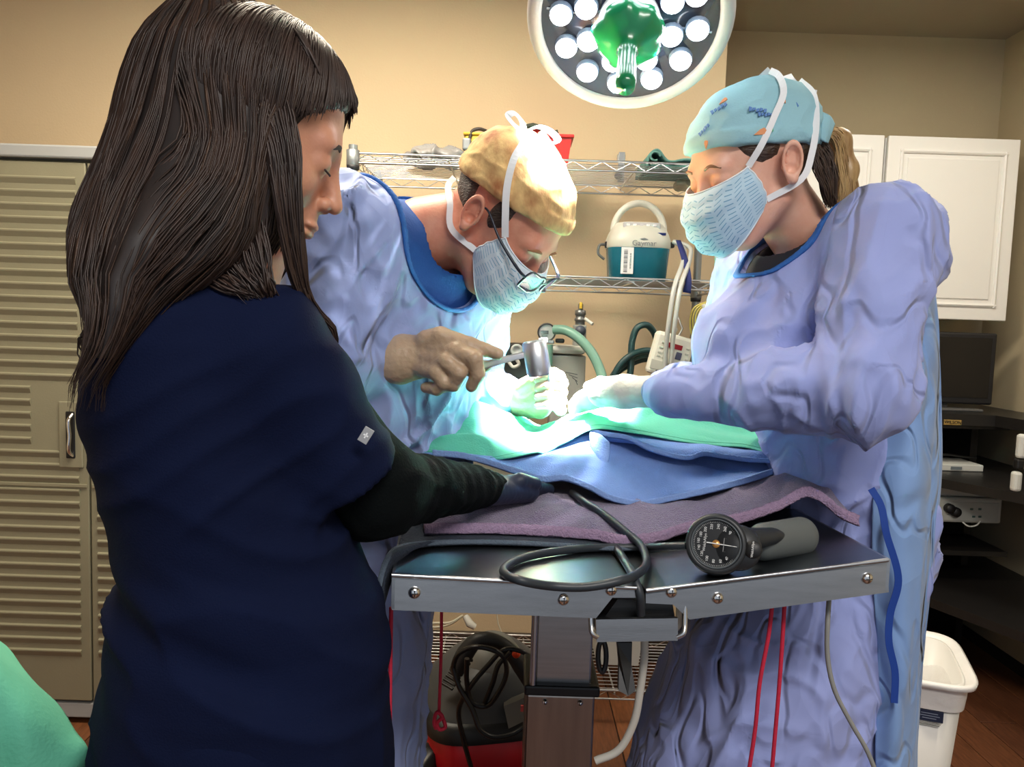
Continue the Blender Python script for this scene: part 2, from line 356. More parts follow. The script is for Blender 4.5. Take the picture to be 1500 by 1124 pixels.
# ================================================================== wire shelving
m_wire = mat('chrome_wire', (0.62, 0.63, 0.63), 0.28, 1.0)
m_post = mat('zinc_post', srgb(150, 155, 158), 0.4, 0.7, var=0.1, vscale=30)
m_collar = mat('black_collar', srgb(22, 24, 30), 0.5)
SF, SB = 2.50, 2.93
sxl = W(517, 240, SF)[0]; sxr = W(1068, 380, SF)[0]
shelves = thing('wire_shelving', 'chrome wire shelving rack against the cream wall', 'shelf', ((sxl + sxr) / 2, (SF + SB) / 2, 0))
zS = [W(780, 247, SF)[2], W(900, 421, SF)[2], 0.86, 0.10]
for x in (sxl, sxr):
    for y in (SF, SB):
        MB().tube([(x, y, 0.0), (x, y, zS[0] + 0.055)], 0.0145, 14).build('post', m_post, shelves)
for z in zS:
    sh = MB().tube([(sxl, SF, z), (sxr, SF, z)], 0.0038, 6).tube([(sxl, SF, z + 0.030), (sxr, SF, z + 0.030)], 0.0038, 6).build('shelf_front_rail', m_wire, shelves)
    def truss(p, q, nm):
        p = np.array(p, float); q = np.array(q, float); n = int(np.linalg.norm(q - p) / 0.045); P = [p + (q - p) * i / n + A3(0, 0, 0.028 if i % 2 else 0.002) for i in range(n + 1)]
        MB().tube(P, 0.002, 5, smooth=False).build(nm, m_wire, sh)
    truss((sxl, SF, z), (sxr, SF, z), 'truss_wire'); truss((sxl, SB, z), (sxr, SB, z), 'truss_wire')
    truss((sxl, SF, z), (sxl, SB, z), 'truss_wire'); truss((sxr, SF, z), (sxr, SB, z), 'truss_wire')
    fr = MB()
    for zz in (z, z + 0.030):
        fr.tube([(sxl, SB, zz), (sxr, SB, zz)], 0.0038, 6)
        for x in (sxl, sxr): fr.tube([(x, SF, zz), (x, SB, zz)], 0.0038, 6)
    fr.build('back_and_side_rails', m_wire, sh)
    deck = MB()
    for i in range(1, 16): y = SF + (SB - SF) * i / 16; deck.tube([(sxl, y, z + 0.024), (sxr, y, z + 0.024)], 0.0016, 5, caps=False)
    deck.build('deck_wires', m_wire, sh)['kind'] = 'stuff'
    for i in range(1, 4):
        x = sxl + (sxr - sxl) * i / 4; MB().tube([(x, SF, z + 0.018), (x, SB, z + 0.018)], 0.0032, 6).build('cross_brace', m_wire, sh)
    for x in (sxl, sxr):
        for y in (SF, SB):
            MB().lathe([(0.0185, -0.012), (0.021, -0.008), (0.0215, 0.038), (0.018, 0.04)], 16, (x, y, z), (0, 0, 1)).build('corner_sleeve', m_post, sh)
            MB().lathe([(0.0175, -0.024), (0.0195, -0.022), (0.0205, -0.010), (0.0175, -0.008)], 16, (x, y, z), (0, 0, 1)).build('collar', m_collar, sh)
ST = [z + 0.027 for z in zS]     # deck heights

# ------------------------------------------------------------------ heat therapy pump
m_pgrey = mat('pump_off_white', srgb(214, 214, 204), 0.4, var=0.03, vscale=10)
m_teal = mat('pump_teal_tank', srgb(22, 105, 128), 0.25, var=0.15, vscale=9)
m_label = mat('label_white', srgb(232, 234, 236), 0.5); m_print = mat('print_dark', srgb(60, 64, 72), 0.6)
PY = 2.66; pb = W(938, 406, PY); pz = ST[1]; cx = pb[0]
pump = thing('heat_therapy_pump', 'off-white and teal portable pump unit with arched handle on wire shelf', 'medical pump', (cx, PY + 0.09, pz))
def superring(z, a, b, n=40, p=3.2):
    t = np.arange(n) * 2 * PI / n; return np.stack([cx + a * np.sign(np.cos(t)) * np.abs(np.cos(t)) ** (2/p), PY + 0.09 + b * np.sign(np.sin(t)) * np.abs(np.sin(t)) ** (2/p), np.full(n, z)], 1)
def rings(name, keys, m, parent, p=3.2):
    V = np.concatenate([superring(z, a, b, p=p) for z, a, b in keys]); n = 40; F = [tuple(f) for f in grid_faces(n, len(keys), True)]
    mb = MB(); mb.add(V, F, True); mb.add(V[:n], [tuple(range(n))[::-1]]); mb.add(V[-n:], [tuple(range(n))], True); return mb.build(name, m, parent)
zk = W(938, 362, PY)[2]; zt = W(938, 322, PY)[2]
tank = rings('tank', [(pz, 0.096, 0.075), (pz + 0.004, 0.100, 0.079), (zk - 0.012, 0.108, 0.085), (zk, 0.109, 0.086)], m_teal, pump)
hous = rings('housing', [(zk, 0.1105, 0.088), (zk + 0.004, 0.113, 0.09), (zk + 0.03, 0.112, 0.088), (zk + 0.05, 0.105, 0.082), (zt - 0.02, 0.094, 0.07), (zt - 0.004, 0.08, 0.055), (zt, 0.06, 0.04)], m_pgrey, pump, 2.8)
a = np.linspace(0, PI, 21)
MB().tube([(cx + 0.088 * math.cos(t), PY + 0.085, zt - 0.03 + 0.098 * math.sin(t)) for t in a], 0.0125, 10).build('handle', m_pgrey, pump)
MB().box((cx + 0.002, PY + 0.035, zt - 0.016), (0.13, 0.02, 0.022), bev=0.004).build('control_panel', mat('panel_silver', srgb(196, 196, 200), 0.35), hous)
for k, c in enumerate(((0.9, 0.9, 0.9), (1, 1, 1), (0.6, 0.6, 0.62), (1, 1, 1), (0.85, 0.85, 0.9))):
    MB().box((cx - 0.046 + k * 0.023, PY + 0.0245, zt - 0.015), (0.012, 0.004, 0.008), bev=0.001).build('button', mat('pump_button_%d' % k, c, 0.4), hous)
MB().box((cx + 0.066, PY + 0.017, zk + 0.048), (0.036, 0.004, 0.009), rot=np.array([[1,0,0],[0,.9,-.43],[0,.43,.9]]), bev=0.001).build('badge', mat('badge_blue', srgb(40, 60, 130), 0.4), hous)
text('logo_text', 'Gaymar', 0.026, (cx + 0.008, PY - 0.001, zk + 0.013), (1, 0, 0), (0, 0, 1), mat('logo_grey', srgb(120, 128, 132), 0.5), hous)
MB().prism([(cx - 0.008, PY - 0.0006, zk + 0.028), (cx + 0.004, PY - 0.0006, zk + 0.0245), (cx + 0.022, PY - 0.0006, zk + 0.027), (cx + 0.008, PY - 0.0006, zk + 0.0315)], (0, 0.002, 0)).build('logo_mark', mat('logo_grey', (0, 0, 0)), hous)
lx = cx - 0.047
lab = MB().box((lx, PY + 0.0035, zk - 0.047), (0.042, 0.006, 0.09), bev=0.0005).build('sticker', m_label, tank)
for k in range(15):
    MB().box((lx - 0.006, PY + 0.0004, zk - 0.012 - k * 0.0052), (0.013, 0.001, 0.0016 + 0.0016 * (k * 7 % 3) / 2)).build('barcode_bar', m_print, lab)
text('sticker_text', '00100720006 05 08', 0.0065, (lx + 0.011, PY + 0.0002, zk - 0.048), (0, 0, 1), (-1, 0, 0), m_print, lab)
m_tube = mat('grey_vinyl_hose', srgb(178, 182, 180), 0.3, 0, spec=0.6)
MB().tube([(cx - 0.108, PY + 0.08, zk + 0.012), (cx - 0.135, PY + 0.075, zk + 0.01), (cx - 0.14, PY + 0.07, zk - 0.02), (cx - 0.118, PY + 0.07, zk - 0.04)], 0.005, 8, samples=18).build('side_cord', mat('grey_cord', srgb(95, 98, 98), 0.5), pump)
MB().box((cx - 0.112, PY + 0.08, zk + 0.012), (0.01, 0.02, 0.022), bev=0.003).build('cord_clip', m_dark, pump)
MB().box((cx + 0.115, PY + 0.06, zk + 0.016), (0.016, 0.02, 0.02), bev=0.004).build('hose_port', m_dark, pump)
for k, dx in enumerate((0, 9)):
    P = [W(986 + dx * .3, 354, PY), W(1000 + dx, 362, PY - 0.02), W(1000 + dx, 385, PY - 0.12), W(988 + dx, 420, PY - 0.22), W(980 + dx, 470, PY - 0.24), W(975 + dx, 520, PY - 0.22), W(973 + dx, 580, PY - 0.2), W(974 + dx, 660, PY - .2)]
    MB().tube(P, 0.0075, 10, samples=50).build('hose', m_tube, pump)
strap = thing('blue_strap', 'dark blue webbing strap hanging behind the pump hoses', 'strap', W(1000, 440, PY))
V, F = patch([[W(990, 352, PY - 0.03), W(997, 375, PY - 0.1), W(1004, 410, PY - 0.19), W(1000, 428, PY - 0.2)], [W(997, 352, PY - 0.03), W(1006, 375, PY - 0.1), W(1013, 410, PY - 0.19), W(1012, 430, PY - 0.2)]], 16, 3)
solid(np_obj('webbing', V, F, mat('navy_webbing', srgb(22, 34, 96), 0.8), strap), 0.002)

# ------------------------------------------------------------------ things on the top shelf
m_yel = mat('yellow_plastic', srgb(210, 178, 62), 0.45); m_red = mat('red_sharps_plastic', srgb(206, 44, 40), 0.35)
ty = thing('yellow_case', 'yellow plastic case with a dark cable on the top wire shelf', 'case', W(705, 226, 2.72))
c = W(702, 212, 2.72); MB().box((c[0], 2.76, ST[0] + 0.06), (0.10, 0.12, 0.12), bev=0.01).build('case_body', m_yel, ty)
MB().box((c[0], 2.76, ST[0] + 0.123), (0.11, 0.13, 0.01), bev=0.004).build('case_lid', m_yel, ty)
MB().tube([W(688, 204, 2.7), W(692, 192, 2.7), W(702, 189, 2.7), W(714, 193, 2.71), W(722, 199, 2.72), W(716, 202, 2.73)], 0.006, 8, samples=30).build('cable', mat('dark_brown_cable', srgb(48, 40, 34), 0.5), ty)
MB().box(W(684, 212, 2.66), (0.03, 0.03, 0.04), bev=0.006).build('clasp', m_post, ty)
tr = thing('sharps_bin', 'red plastic sharps bin behind the surgeon cap on top shelf', 'bin', W(800, 230, 2.72))
c = W(803, 215, 2.74)
def taper(cx_, cy_, z0, z1, a0, b0, a1, b1, bev=0.0):
    return [(cx_ - a0, cy_ - b0, z0), (cx_ + a0, cy_ - b0, z0), (cx_ + a0, cy_ + b0, z0), (cx_ - a0, cy_ + b0, z0), (cx_ - a1, cy_ - b1, z1), (cx_ + a1, cy_ - b1, z1), (cx_ + a1, cy_ + b1, z1), (cx_ - a1, cy_ + b1, z1)]
HF = [(0,3,2,1),(4,5,6,7),(0,1,5,4),(1,2,6,5),(2,3,7,6),(3,0,4,7)]
z1 = W(810, 204, 2.74)[2]
MB().add(taper(c[0], 2.76, ST[0], z1, 0.065, 0.06, 0.078, 0.07), HF).build('bin_body', m_red, tr)
MB().box((c[0], 2.76, z1), (0.172, 0.155, 0.012), bev=0.004).build('rim', m_red, tr)
MB().lathe([(0.06, 0), (0.058, 0.02), (0.03, 0.032), (0.0, 0.034)], 20, (c[0] - 0.02, 2.76, z1 + 0.005), (0, 0, 1)).build('lid', m_red, tr)
MB().tube([(c[0] - 0.09 + 0.12 * k / 7, 2.69, z1 + 0.02 + 0.012 * math.sin(k * .8)) for k in range(8)], 0.009, 8).build('dark_flap', mat('dark_green_rubber', srgb(40, 48, 36), 0.6), tr)
# clear plastic bag, lumpy
def lump(name, label, cat, c, r, m, seed, amp=0.25, group=None):
    c = np.asarray(c, float)
    f = lambda P: ell(P, c, r)
    V, F = mesh_sdf(f, c - np.array(r) * 1.25, c + np.array(r) * 1.25, min(r) / 7)
    N = vnormals(V, F); V = V + N * (amp * min(r) * (crease(V * 14, seed) - 0.4))[:, None]
    o = np_obj(name, V, F, m); return tag(o, label, cat, group)
c = W(640, 222, 2.7); lump('plastic_bag', 'crumpled grey plastic bag lying on top wire shelf', 'bag', (c[0], 2.7, ST[0] + 0.038), (0.11, 0.1, 0.032), mat('grey_film', srgb(150, 150, 150), 0.25, var=0.3, vscale=20, bump=0.4, bscale=40), 5, 0.5)
# teal folded towel on the right end of the top shelf
m_tealcloth = mat('teal_cloth', srgb(92, 142, 136), 0.9, var=0.25, vscale=25, bump=0.4, bscale=300)
tt = thing('folded_towel', 'folded teal cloth on right end of the top wire shelf', 'towel', W(985, 243, 2.68))
c = W(980, 240, 2.66)
V, F = patch([[A3(c[0] - 0.085, y, ST[0] + 0.004), A3(c[0] - 0.08, y, ST[0] + 0.045), A3(c[0] - 0.055, y, ST[0] + 0.062), A3(c[0] - 0.02, y, ST[0] + 0.03), A3(c[0] + 0.05, y, ST[0] + 0.033), A3(c[0] + 0.13, y, ST[0] + 0.03), A3(c[0] + 0.135, y, ST[0] + 0.004)] for y in (2.58, 2.66, 2.74, 2.82)], 40, 10)
V[:, 2] += 0.006 * pn(V * 20); solid(np_obj('upper_fold', V, F, m_tealcloth, tt), 0.008)
MB().box((c[0] + 0.02, 2.7, ST[0] + 0.012), (0.2, 0.22, 0.02), bev=0.009).build('lower_fold', m_tealcloth, tt)
MB().tube([(c[0] - 0.062 + 0.016 * math.cos(t), 2.575, ST[0] + 0.04 + 0.014 * math.sin(t)) for t in np.linspace(0, 5.2, 20)], 0.004, 6).build('rolled_edge', m_tealcloth, tt)
# upright steel bracket with a small caster
tb = thing('steel_bracket', 'upright steel wall bracket with black knob at the top shelf', 'bracket', W(914, 260, 2.9))
c = W(914, 240, 2.9); z0 = W(914, 262, 2.9)[2]; z1 = W(914, 217, 2.9)[2]
MB().box((c[0], 2.97, (z0 + z1) / 2), (0.024, 0.012, z1 - z0), bev=0.002).build('upright', m_post, tb)
MB().box((c[0], 2.985, z1 - 0.02), (0.03, 0.02, 0.03), bev=0.003).build('wall_clip', m_post, tb)
MB().lathe([(0.0, -0.012), (0.014, -0.012), (0.016, 0), (0.012, 0.012), (0, 0.013)], 14, (c[0] - 0.012, 2.95, z0 + 0.02), (0, 1, 0)).build('knob', m_dark, tb)
c = W(1008, 262, 2.8); lump('clear_bag', 'small clear plastic bag under the top shelf near the capped head', 'bag', W(1006, 270, 2.78), (0.05, 0.05, 0.024), mat('clear_film', srgb(190, 186, 172), 0.2, var=0.2, vscale=30, alpha=0.75), 8, 0.5)

# ------------------------------------------------------------------ gas machine on the waist-high shelf
m_mgrey = mat('machine_grey', srgb(150, 152, 146), 0.45, var=0.08, vscale=12); m_mwhite = mat('machine_white', srgb(205, 206, 200), 0.45)
m_green = mat('mint_hose', srgb(120, 165, 150), 0.35, var=0.1, vscale=20)
m_gglass = mat('gauge_face', srgb(190, 196, 196), 0.3)
zc = ST[2]
def rect(x0, y0, x1, y1, Y, th, bev=0.004):
    p = W(x0, y0, Y); q = W(x1, y1, Y); return ((p[0] + q[0]) / 2, Y + th / 2, (p[2] + q[2]) / 2), (abs(q[0] - p[0]), th, abs(p[2] - q[2])), None, bev
gm = thing('gas_machine', 'anaesthetic gas machine with chart panel and mint green hose beneath the pump shelf', 'medical machine', (W(830, 600, 2.7)[0], 2.72, zc))
c, s, _, _ = rect(808, 520, 856, 575, 2.64, 0.12)
MB().box((c[0], c[1], (c[2] + s[2] / 2 + zc) / 2), (s[0], 0.14, c[2] + s[2] / 2 - zc), bev=0.004).build('machine_body', m_mgrey, gm)
ch = MB().box(*rect(812, 530, 852, 566, 2.632, 0.008)[:2]).build('chart_panel', m_mwhite, gm)
for k in range(4): MB().tube([W(828 + 5*k, 545 + 4*k, 2.63), W(846, 549 + 5*k, 2.63)], 0.0012, 5).build('chart_line', m_print, ch)
MB().box(*rect(806, 506, 858, 520, 2.62, 0.15, 0.01)[:2], bev=0.012).build('white_manifold', m_mwhite, gm)
fl = MB().box(*rect(841, 476, 858, 510, 2.66, 0.05)[:2], bev=0.004).build('flow_block', m_mgrey, gm)
MB().lathe([(0.0, -0.004), (0.018, -0.004), (0.019, 0.004), (0, 0.006)], 20, W(850, 485, 2.655), (0, -1, 0)).build('dial', mat('dial_slate', srgb(70, 78, 92), 0.4), gm)
p = W(849.5, 476, 2.68)
MB().lathe([(0.017, 0), (0.017, 0.012), (0.02, 0.014), (0.02, 0.022), (0.016, 0.024), (0.016, 0.032), (0.019, 0.034), (0.019, 0.05), (0.009, 0.052), (0.009, 0.07), (0.006, 0.074)], 18, p, (0, 0, 1)).build('valve_stack', mat('valve_metal', srgb(120, 122, 122), 0.3, 0.6), gm)
MB().lathe([(0.0055, 0.0), (0.0055, 0.018), (0.004, 0.022)], 12, p + A3(0, -0.008, 0.056), (0, 0, 1)).build('yellow_valve_tip', m_yel, gm)
MB().tube([W(857, 467, 2.66), W(868, 475, 2.64)], 0.006, 8).build('valve_lever', m_mwhite, gm)
g0 = W(801, 487, 2.62)
MB().lathe([(0.026, 0.0), (0.031, 0.003), (0.032, 0.014), (0.028, 0.018), (0.027, 0.012), (0.0, 0.012)], 28, g0 + A3(0, 0.02, 0), (0, -1, 0)).build('gauge_case', mat('gauge_rim', srgb(70, 72, 74), 0.3, 0.5), gm)
gd = MB().lathe([(0.0265, 0.0), (0.0, 0.0015)], 24, g0 + A3(0, 0.007, 0), (0, -1, 0)).build('gauge_dial', m_gglass, gm)
MB().box(g0 + A3(-0.007, 0.004, 0.0), (0.026, 0.003, 0.012)).build('gauge_window', mat('navy_window', srgb(38, 42, 54), 0.3), gm)
MB().box(g0 + A3(-0.007, 0.004, -0.013), (0.02, 0.003, 0.008)).build('gauge_window', mat('slate_window', srgb(110, 120, 126), 0.3), gm)
MB().box(*rect(793, 498, 812, 504, 2.62, 0.05)[:2], bev=0.003).build('gauge_mount', m_post, gm)
MB().box(*rect(814, 496, 827, 503, 2.6, 0.03)[:2], bev=0.005).build('black_knob', mat('near_black', (0, 0, 0)), gm)
MB().tube([W(812, 483, 2.6), W(828, 484, 2.58), W(848, 496, 2.56), W(866, 516, 2.54), W(878, 540, 2.52), W(884, 562, 2.5), W(888, 620, 2.48)], 0.0165, 14, samples=40).build('mint_hose', m_green, gm)
MB().lathe([(0.014, 0.0), (0.014, 0.07)], 14, W(803, 535, 2.6), (0, 0, 1)).build('mint_cylinder', m_green, gm)
dk = thing('dark_monitor_box', 'dark equipment box behind the mallet head', 'medical machine', (W(757, 560, 2.7)[0], 2.72, zc))
c, s, _, _ = rect(735, 503, 776, 575, 2.68, 0.14)
MB().box((c[0] - .05, c[1], (c[2] + s[2] / 2 + zc) / 2), (s[0] + .1, 0.14, c[2] + s[2] / 2 - zc), bev=0.006).build('box_body', m_dark, dk)
MB().lathe([(0.0, 0.0), (0.02, 0.0), (0.022, 0.016), (0.016, 0.02), (0.012, 0.012), (0, 0.012)], 20, W(757, 513, 2.66), (0, -1, 0)).build('lens_ring', mat('gauge_face', (0, 0, 0)), dk)
MB().tube([W(745, 530, 2.64), W(752, 538, 2.63), W(760, 534, 2.63), W(757, 527, 2.63)], 0.006, 8, samples=14).build('clear_coupler', mat('machine_white', (0, 0, 0)), dk)
# white keypad controller hanging from the middle shelf
ic = thing('infusion_controller', 'white tilted keypad controller with red display hanging beneath the pump hoses', 'medical controller', W(985, 560, 2.45))
KD = 2.46; o0 = W(983, 522, KD); tl = math.radians(13)
ex = np.array([math.cos(tl), 0, -math.sin(tl)]); ez = np.array([math.sin(tl), 0, math.cos(tl)]); Rk = np.stack([ex, A3(0, 1, 0), ez], 1)
cp = lambda u, v, w=0: o0 + ex * u + ez * v + A3(0, w, 0)
body = MB().box(cp(0, 0, 0.02), (0.128, 0.045, 0.14), Rk, 0.012).build('controller_body', mat('controller_white', srgb(214, 214, 204), 0.4), ic)
MB().box(cp(0.002, 0.033, -0.004), (0.05, 0.004, 0.016), Rk, 0.001).build('red_display', mat('red_display', srgb(96, 14, 22), 0.2, emit=srgb(150, 10, 20), estr=0.15), ic)
MB().box(cp(0.022, 0.006, -0.004), (0.019, 0.005, 0.024), Rk, 0.0024).build('blue_key', mat('key_slate', srgb(74, 80, 108), 0.4), ic)
for k, (u, v) in enumerate(((-0.04, 0.02), (-0.04, 0.004), (-0.025, 0.006), (-0.04, -0.008), (-0.022, -0.01), (0.046, 0.035), (0.046, 0.018), (0.05, 0.0), (-0.035, 0.036), (0.046, -0.012))):
    MB().box(cp(u, v, -0.0035), (0.011, 0.004, 0.006), Rk, 0.001).build('key', mat('key_pale', srgb(176, 178, 170), 0.5), ic)
MB().box(cp(-0.01, -0.038, -0.0035), (0.095, 0.003, 0.03), Rk, 0.001).build('lower_panel', mat('key_pale', (0, 0, 0)), ic)
MB().box(cp(-0.028, -0.058, -0.0035), (0.016, 0.003, 0.008), Rk, 0.001).build('port', mat('print_dark', (0, 0, 0)), ic)
MB().tube([cp(0.01, 0.07, 0.02), cp(0.015, 0.095, 0.02), W(989, 455, KD + 0.03)], 0.004, 8).build('hook', m_wire, ic)
for k in range(5): MB().lathe([(0.005, -0.002), (0.008, 0), (0.005, 0.002)], 10, W(990.5, 447 + 9 * k, KD + 0.03), (1, 0.3 * (-1) ** k, 0)).build('chain_link', m_wire, ic)
m_hosed = mat('dark_green_hose', srgb(34, 70, 74), 0.4, var=0.2, vscale=20)
hs = thing('coiled_hose', 'dark green rubber hose coiled beside the white keypad controller', 'hose', W(930, 600, 2.75))
MB().tube([W(912, 600, 2.72), W(924, 540, 2.72), W(926, 500, 2.72), W(934, 480, 2.72), W(946, 476, 2.72), W(956, 484, 2.74), W(962, 498, 2.76)], 0.012, 10, samples=36).build('hose_loop', m_hosed, hs)
for k in range(3): MB().tube([W(890 - 3*k, 610, 2.7 + .03*k), W(902 - 4*k, 545 + 6*k, 2.7 + .03*k), W(922, 522 + 6*k, 2.7 + .03*k), W(950, 514 + 6*k, 2.72 + .03*k), W(985, 530 + 4*k, 2.74 + .03*k)], 0.012, 10, samples=30).build('hose_coil', m_hosed, hs)
yc = thing('yellow_cable_bundle', 'loops of thin yellow cable hanging at the rack post', 'cable', W(1030, 500, 2.48))
m_ycab = mat('olive_yellow_cable', srgb(186, 174, 86), 0.45)
for k in range(5):
    MB().tube([W(1036 + k, 442, 2.47), W(1016 + 3*k, 452 + 2*k, 2.46), W(1011 + 4*k, 475, 2.46), W(1016 + 4*k, 495, 2.46), W(1030 + k, 480 - 3*k, 2.46), W(1040 + k, 455, 2.47)], 0.0028, 6, samples=36).build('cable_loop', m_ycab, yc)
MB().tube([W(1030, 446, 2.45), W(1036, 458, 2.45), W(1042, 470, 2.45)], [0.006, 0.009, 0.007], 8).build('white_connector', m_mwhite, yc)
# corrugated hoses at the rack end, by the capped person
def corrugated(name, label, px, y0, y1, Y, r, m):
    p = W(px, y0, Y); q = W(px, y1, Y); L = p[2] - q[2]; n = int(L / 0.009); prof = [(r * (1 if i % 2 else 0.86), L * i / n) for i in range(n + 1)]
    return tag(MB().lathe(prof, 14, q, p - q).build(name, m), label, 'hose')
corrugated('corrugated_hose', 'pale green corrugated hose hanging beside the right rack post', 1052, 238, 600, 2.56, 0.013, mat('pale_green_plastic', srgb(140, 190, 168), 0.4))
corrugated('corrugated_hose', 'narrow pale blue corrugated hose right of the rack post', 1080, 236, 560, 2.56, 0.010, mat('pale_blue_plastic', srgb(180, 205, 218), 0.4))
corrugated('corrugated_hose', 'wider grey blue corrugated hose next to dark gap by the gown', 1094, 236, 560, 2.6, 0.016, mat('grey_blue_plastic', srgb(165, 188, 200), 0.4))
# items on the bottom shelf
wb = thing('storage_tub', 'white translucent plastic tub on the bottom wire shelf', 'tub', W(905, 985, 2.8))
c = W(902, 945, 2.7); MB().add(taper(c[0] + .01, 2.8, ST[3], ST[3] + 0.2, 0.075, 0.1, 0.09, 0.115), HF).build('tub_body', mat('tub_white', srgb(205, 208, 206), 0.4, var=0.05, vscale=5), wb)
MB().box((c[0] + .01, 2.8, ST[3] + 0.2), (0.19, 0.24, 0.012), bev=0.004).build('tub_lid', mat('tub_white', (0, 0, 0)), wb)
cw = thing('white_power_cord', 'white cord with a plug hanging on the wall below the table', 'cord', W(670, 915, 2.9))
m_wcord = mat('white_cord', srgb(205, 200, 180), 0.5)
for k in range(2): MB().tube([W(560, 885 + 14*k, 2.92), W(610, 912 + 4*k, 2.9), W(640, 913 + 6*k, 2.9), W(660, 912 + 2*k, 2.9), W(678, 902, 2.9)], 0.005, 8, samples=24).build('cord_strand', m_wcord, cw)
MB().tube([W(682, 903, 2.9), W(688, 914, 2.88), W(696, 919, 2.88)], [0.012, 0.016, 0.012], 8).build('plug', m_mwhite, cw)
MB().tube([W(726, 890, 2.9), W(730, 915, 2.9), W(740, 940, 2.88)], 0.003, 6).build('thin_wire', m_wcord, cw)

# ------------------------------------------------------------------ corner desk, monitor, boxes
m_desk = mat('black_laminate', srgb(30, 28, 27), 0.38, var=0.3, vscale=10, stretch=(1, 6, 1))
DX0 = 1.45
desk = thing('corner_desk', 'black laminate corner desk with open shelves under the monitor', 'desk', (1.9, 3.3, 0))
zt1 = W(1420, 607, 3.1)[2]; zt2 = W(1380, 690, 3.1)[2]; zt3 = W(1375, 858, 3.0)[2]
def slab(pts, z, th, nm): return MB().prism([(x, y, z) for x, y in pts], (0, 0, -th)).build(nm, m_desk, desk)
R_ = RIGHT_X - 0.01; B_ = REC_Y - 0.01
slab([(1.2, B_), (1.2, 3.12), (1.95, 3.08), (2.06, 2.6), (R_, 2.6), (R_, B_)], zt1, 0.045, 'hutch_top')
MB().box((1.6, 3.11, zt1 - 0.03), (0.85, 0.02, 0.06)).build('hutch_fascia', m_desk, desk)
slab([(1.2, B_), (1.2, 3.02), (1.62, 3.0), (2.02, 2.35), (2.02, 1.9), (R_, 1.9), (R_, B_)], zt2, 0.035, 'desk_top')
slab([(1.2, B_), (1.2, 2.9), (1.6, 2.88), (1.92, 2.2), (1.92, 1.9), (R_, 1.9), (R_, B_)], zt3, 0.035, 'lower_shelf')
for (x, y, z0, z1) in ((1.25, 3.3, 0, zt1 - .045), (2.0, 3.44, 0, zt1 - .045), (2.25, 2.75, zt2, zt1 - .045), (2.12, 2.0, 0, zt2 - .035)):
    MB().box((x, y, (z0 + z1) / 2), (0.03, 0.3 if y > 2.5 else 0.12, z1 - z0)).build('side_panel', m_desk, desk)
MB().box((1.75, B_ - 0.01, 0.5), (1.1, 0.02, 1.0)).build('back_panel', m_desk, desk)
plq = MB().box(W(1396, 619, 3.09), (0.075, 0.006, 0.021), bev=0.001).build('name_plate', mat('brass_plate', srgb(190, 158, 92), 0.35, 0.4), desk)
text('plate_text', 'WILSON', 0.018, W(1396, 619, 3.085), (1, 0, -0.03), (0, 0, 1), mat('plate_ink', srgb(40, 34, 24), 0.6), plq)
mon = thing('monitor', 'black flat computer monitor on the corner desk', 'monitor', (W(1400, 600, 3.25)[0], 3.27, zt1))
p0 = W(1330, 488, 3.22); p1 = W(1451, 597, 3.22); mx = (p0[0] + p1[0]) / 2; mz = (p0[2] + p1[2]) / 2 + .01; ww = p1[0] - p0[0]; hh = p0[2] - p1[2]
Rm = rotz(-0.08)
MB().box((mx, 3.24, mz), (ww, 0.035, hh), Rm, 0.008).build('monitor_frame', mat('black_plastic', srgb(20, 20, 24), 0.45), mon)
MB().box((mx, 3.2215, mz + 0.004), (ww - 0.045, 0.004, hh - 0.05), Rm).build('screen', mat('dark_screen', srgb(10, 11, 16), 0.12), mon)
MB().box((mx, 3.27, mz - hh / 2 - 0.03), (0.05, 0.03, 0.08), bev=0.004).build('stand_neck', mat('stand_grey', srgb(90, 90, 90), 0.4), mon)
MB().box((mx + 0.03, 3.27, zt1 + 0.006), (0.22, 0.16, 0.012), bev=0.005).build('stand_base', mat('stand_grey', (0, 0, 0)), mon)
kb = thing('white_console', 'flat white console with small display on the desk shelf', 'console', (W(1400, 680, 3.1)[0], 3.15, zt2))
c, s, _, _ = rect(1340, 671, 1441, 684, 3.1, 0.16)
MB().box((c[0], c[1], zt2 + s[2] / 2 + .001), s, bev=0.003).build('console_case', m_mwhite, kb)
MB().box((c[0] + 0.03, 3.099, zt2 + s[2] / 2), (0.045, 0.003, 0.012)).build('display_window', mat('slate_window', (0, 0, 0)), kb)
MB().box((c[0] - 0.045, 3.099, zt2 + s[2] / 2 - .003), (0.012, 0.003, 0.008)).build('key', mat('print_dark', (0, 0, 0)), kb)
MB().tube([W(1360, 669, 3.16), W(1385, 666, 3.16), W(1410, 669, 3.18), W(1430, 671, 3.18)], 0.005, 6, samples=16).build('cord', m_dark, kb)
bx = thing('light_source_unit', 'white endoscopy light source with two black knobs beneath the desk top', 'medical machine', (W(1420, 770, 3.0)[0], 3.15, zt3 + .3))
c, s, _, _ = rect(1330, 727, 1466, 768, 3.0, 0.3)
zb = c[2] - s[2] / 2
MB().box(c, s, bev=0.008).build('unit_case', mat('unit_white', srgb(190, 190, 180), 0.45), bx)
MB().box((c[0], 2.999, c[2] - .004), (s[0] - 0.03, 0.004, s[2] - 0.025), bev=0.001).build('face_plate', mat('face_white', srgb(176, 178, 170), 0.5), bx)
for px, py in ((1388, 744), (1397, 749)):
    MB().lathe([(0.0, 0.03), (0.015, 0.03), (0.019, 0.024), (0.019, 0)], 20, W(px, py, 3.0), (0, -1, 0)).build('knob', m_dark, bx)
for k, (px, py) in enumerate(((1423, 746), (1435, 746), (1426, 757), (1435, 757))):
    MB().box(W(px, py, 2.998), (0.012, 0.006, 0.008), bev=0.001).build('switch', mat('switch_green', srgb(60, 90, 84), 0.5), bx)
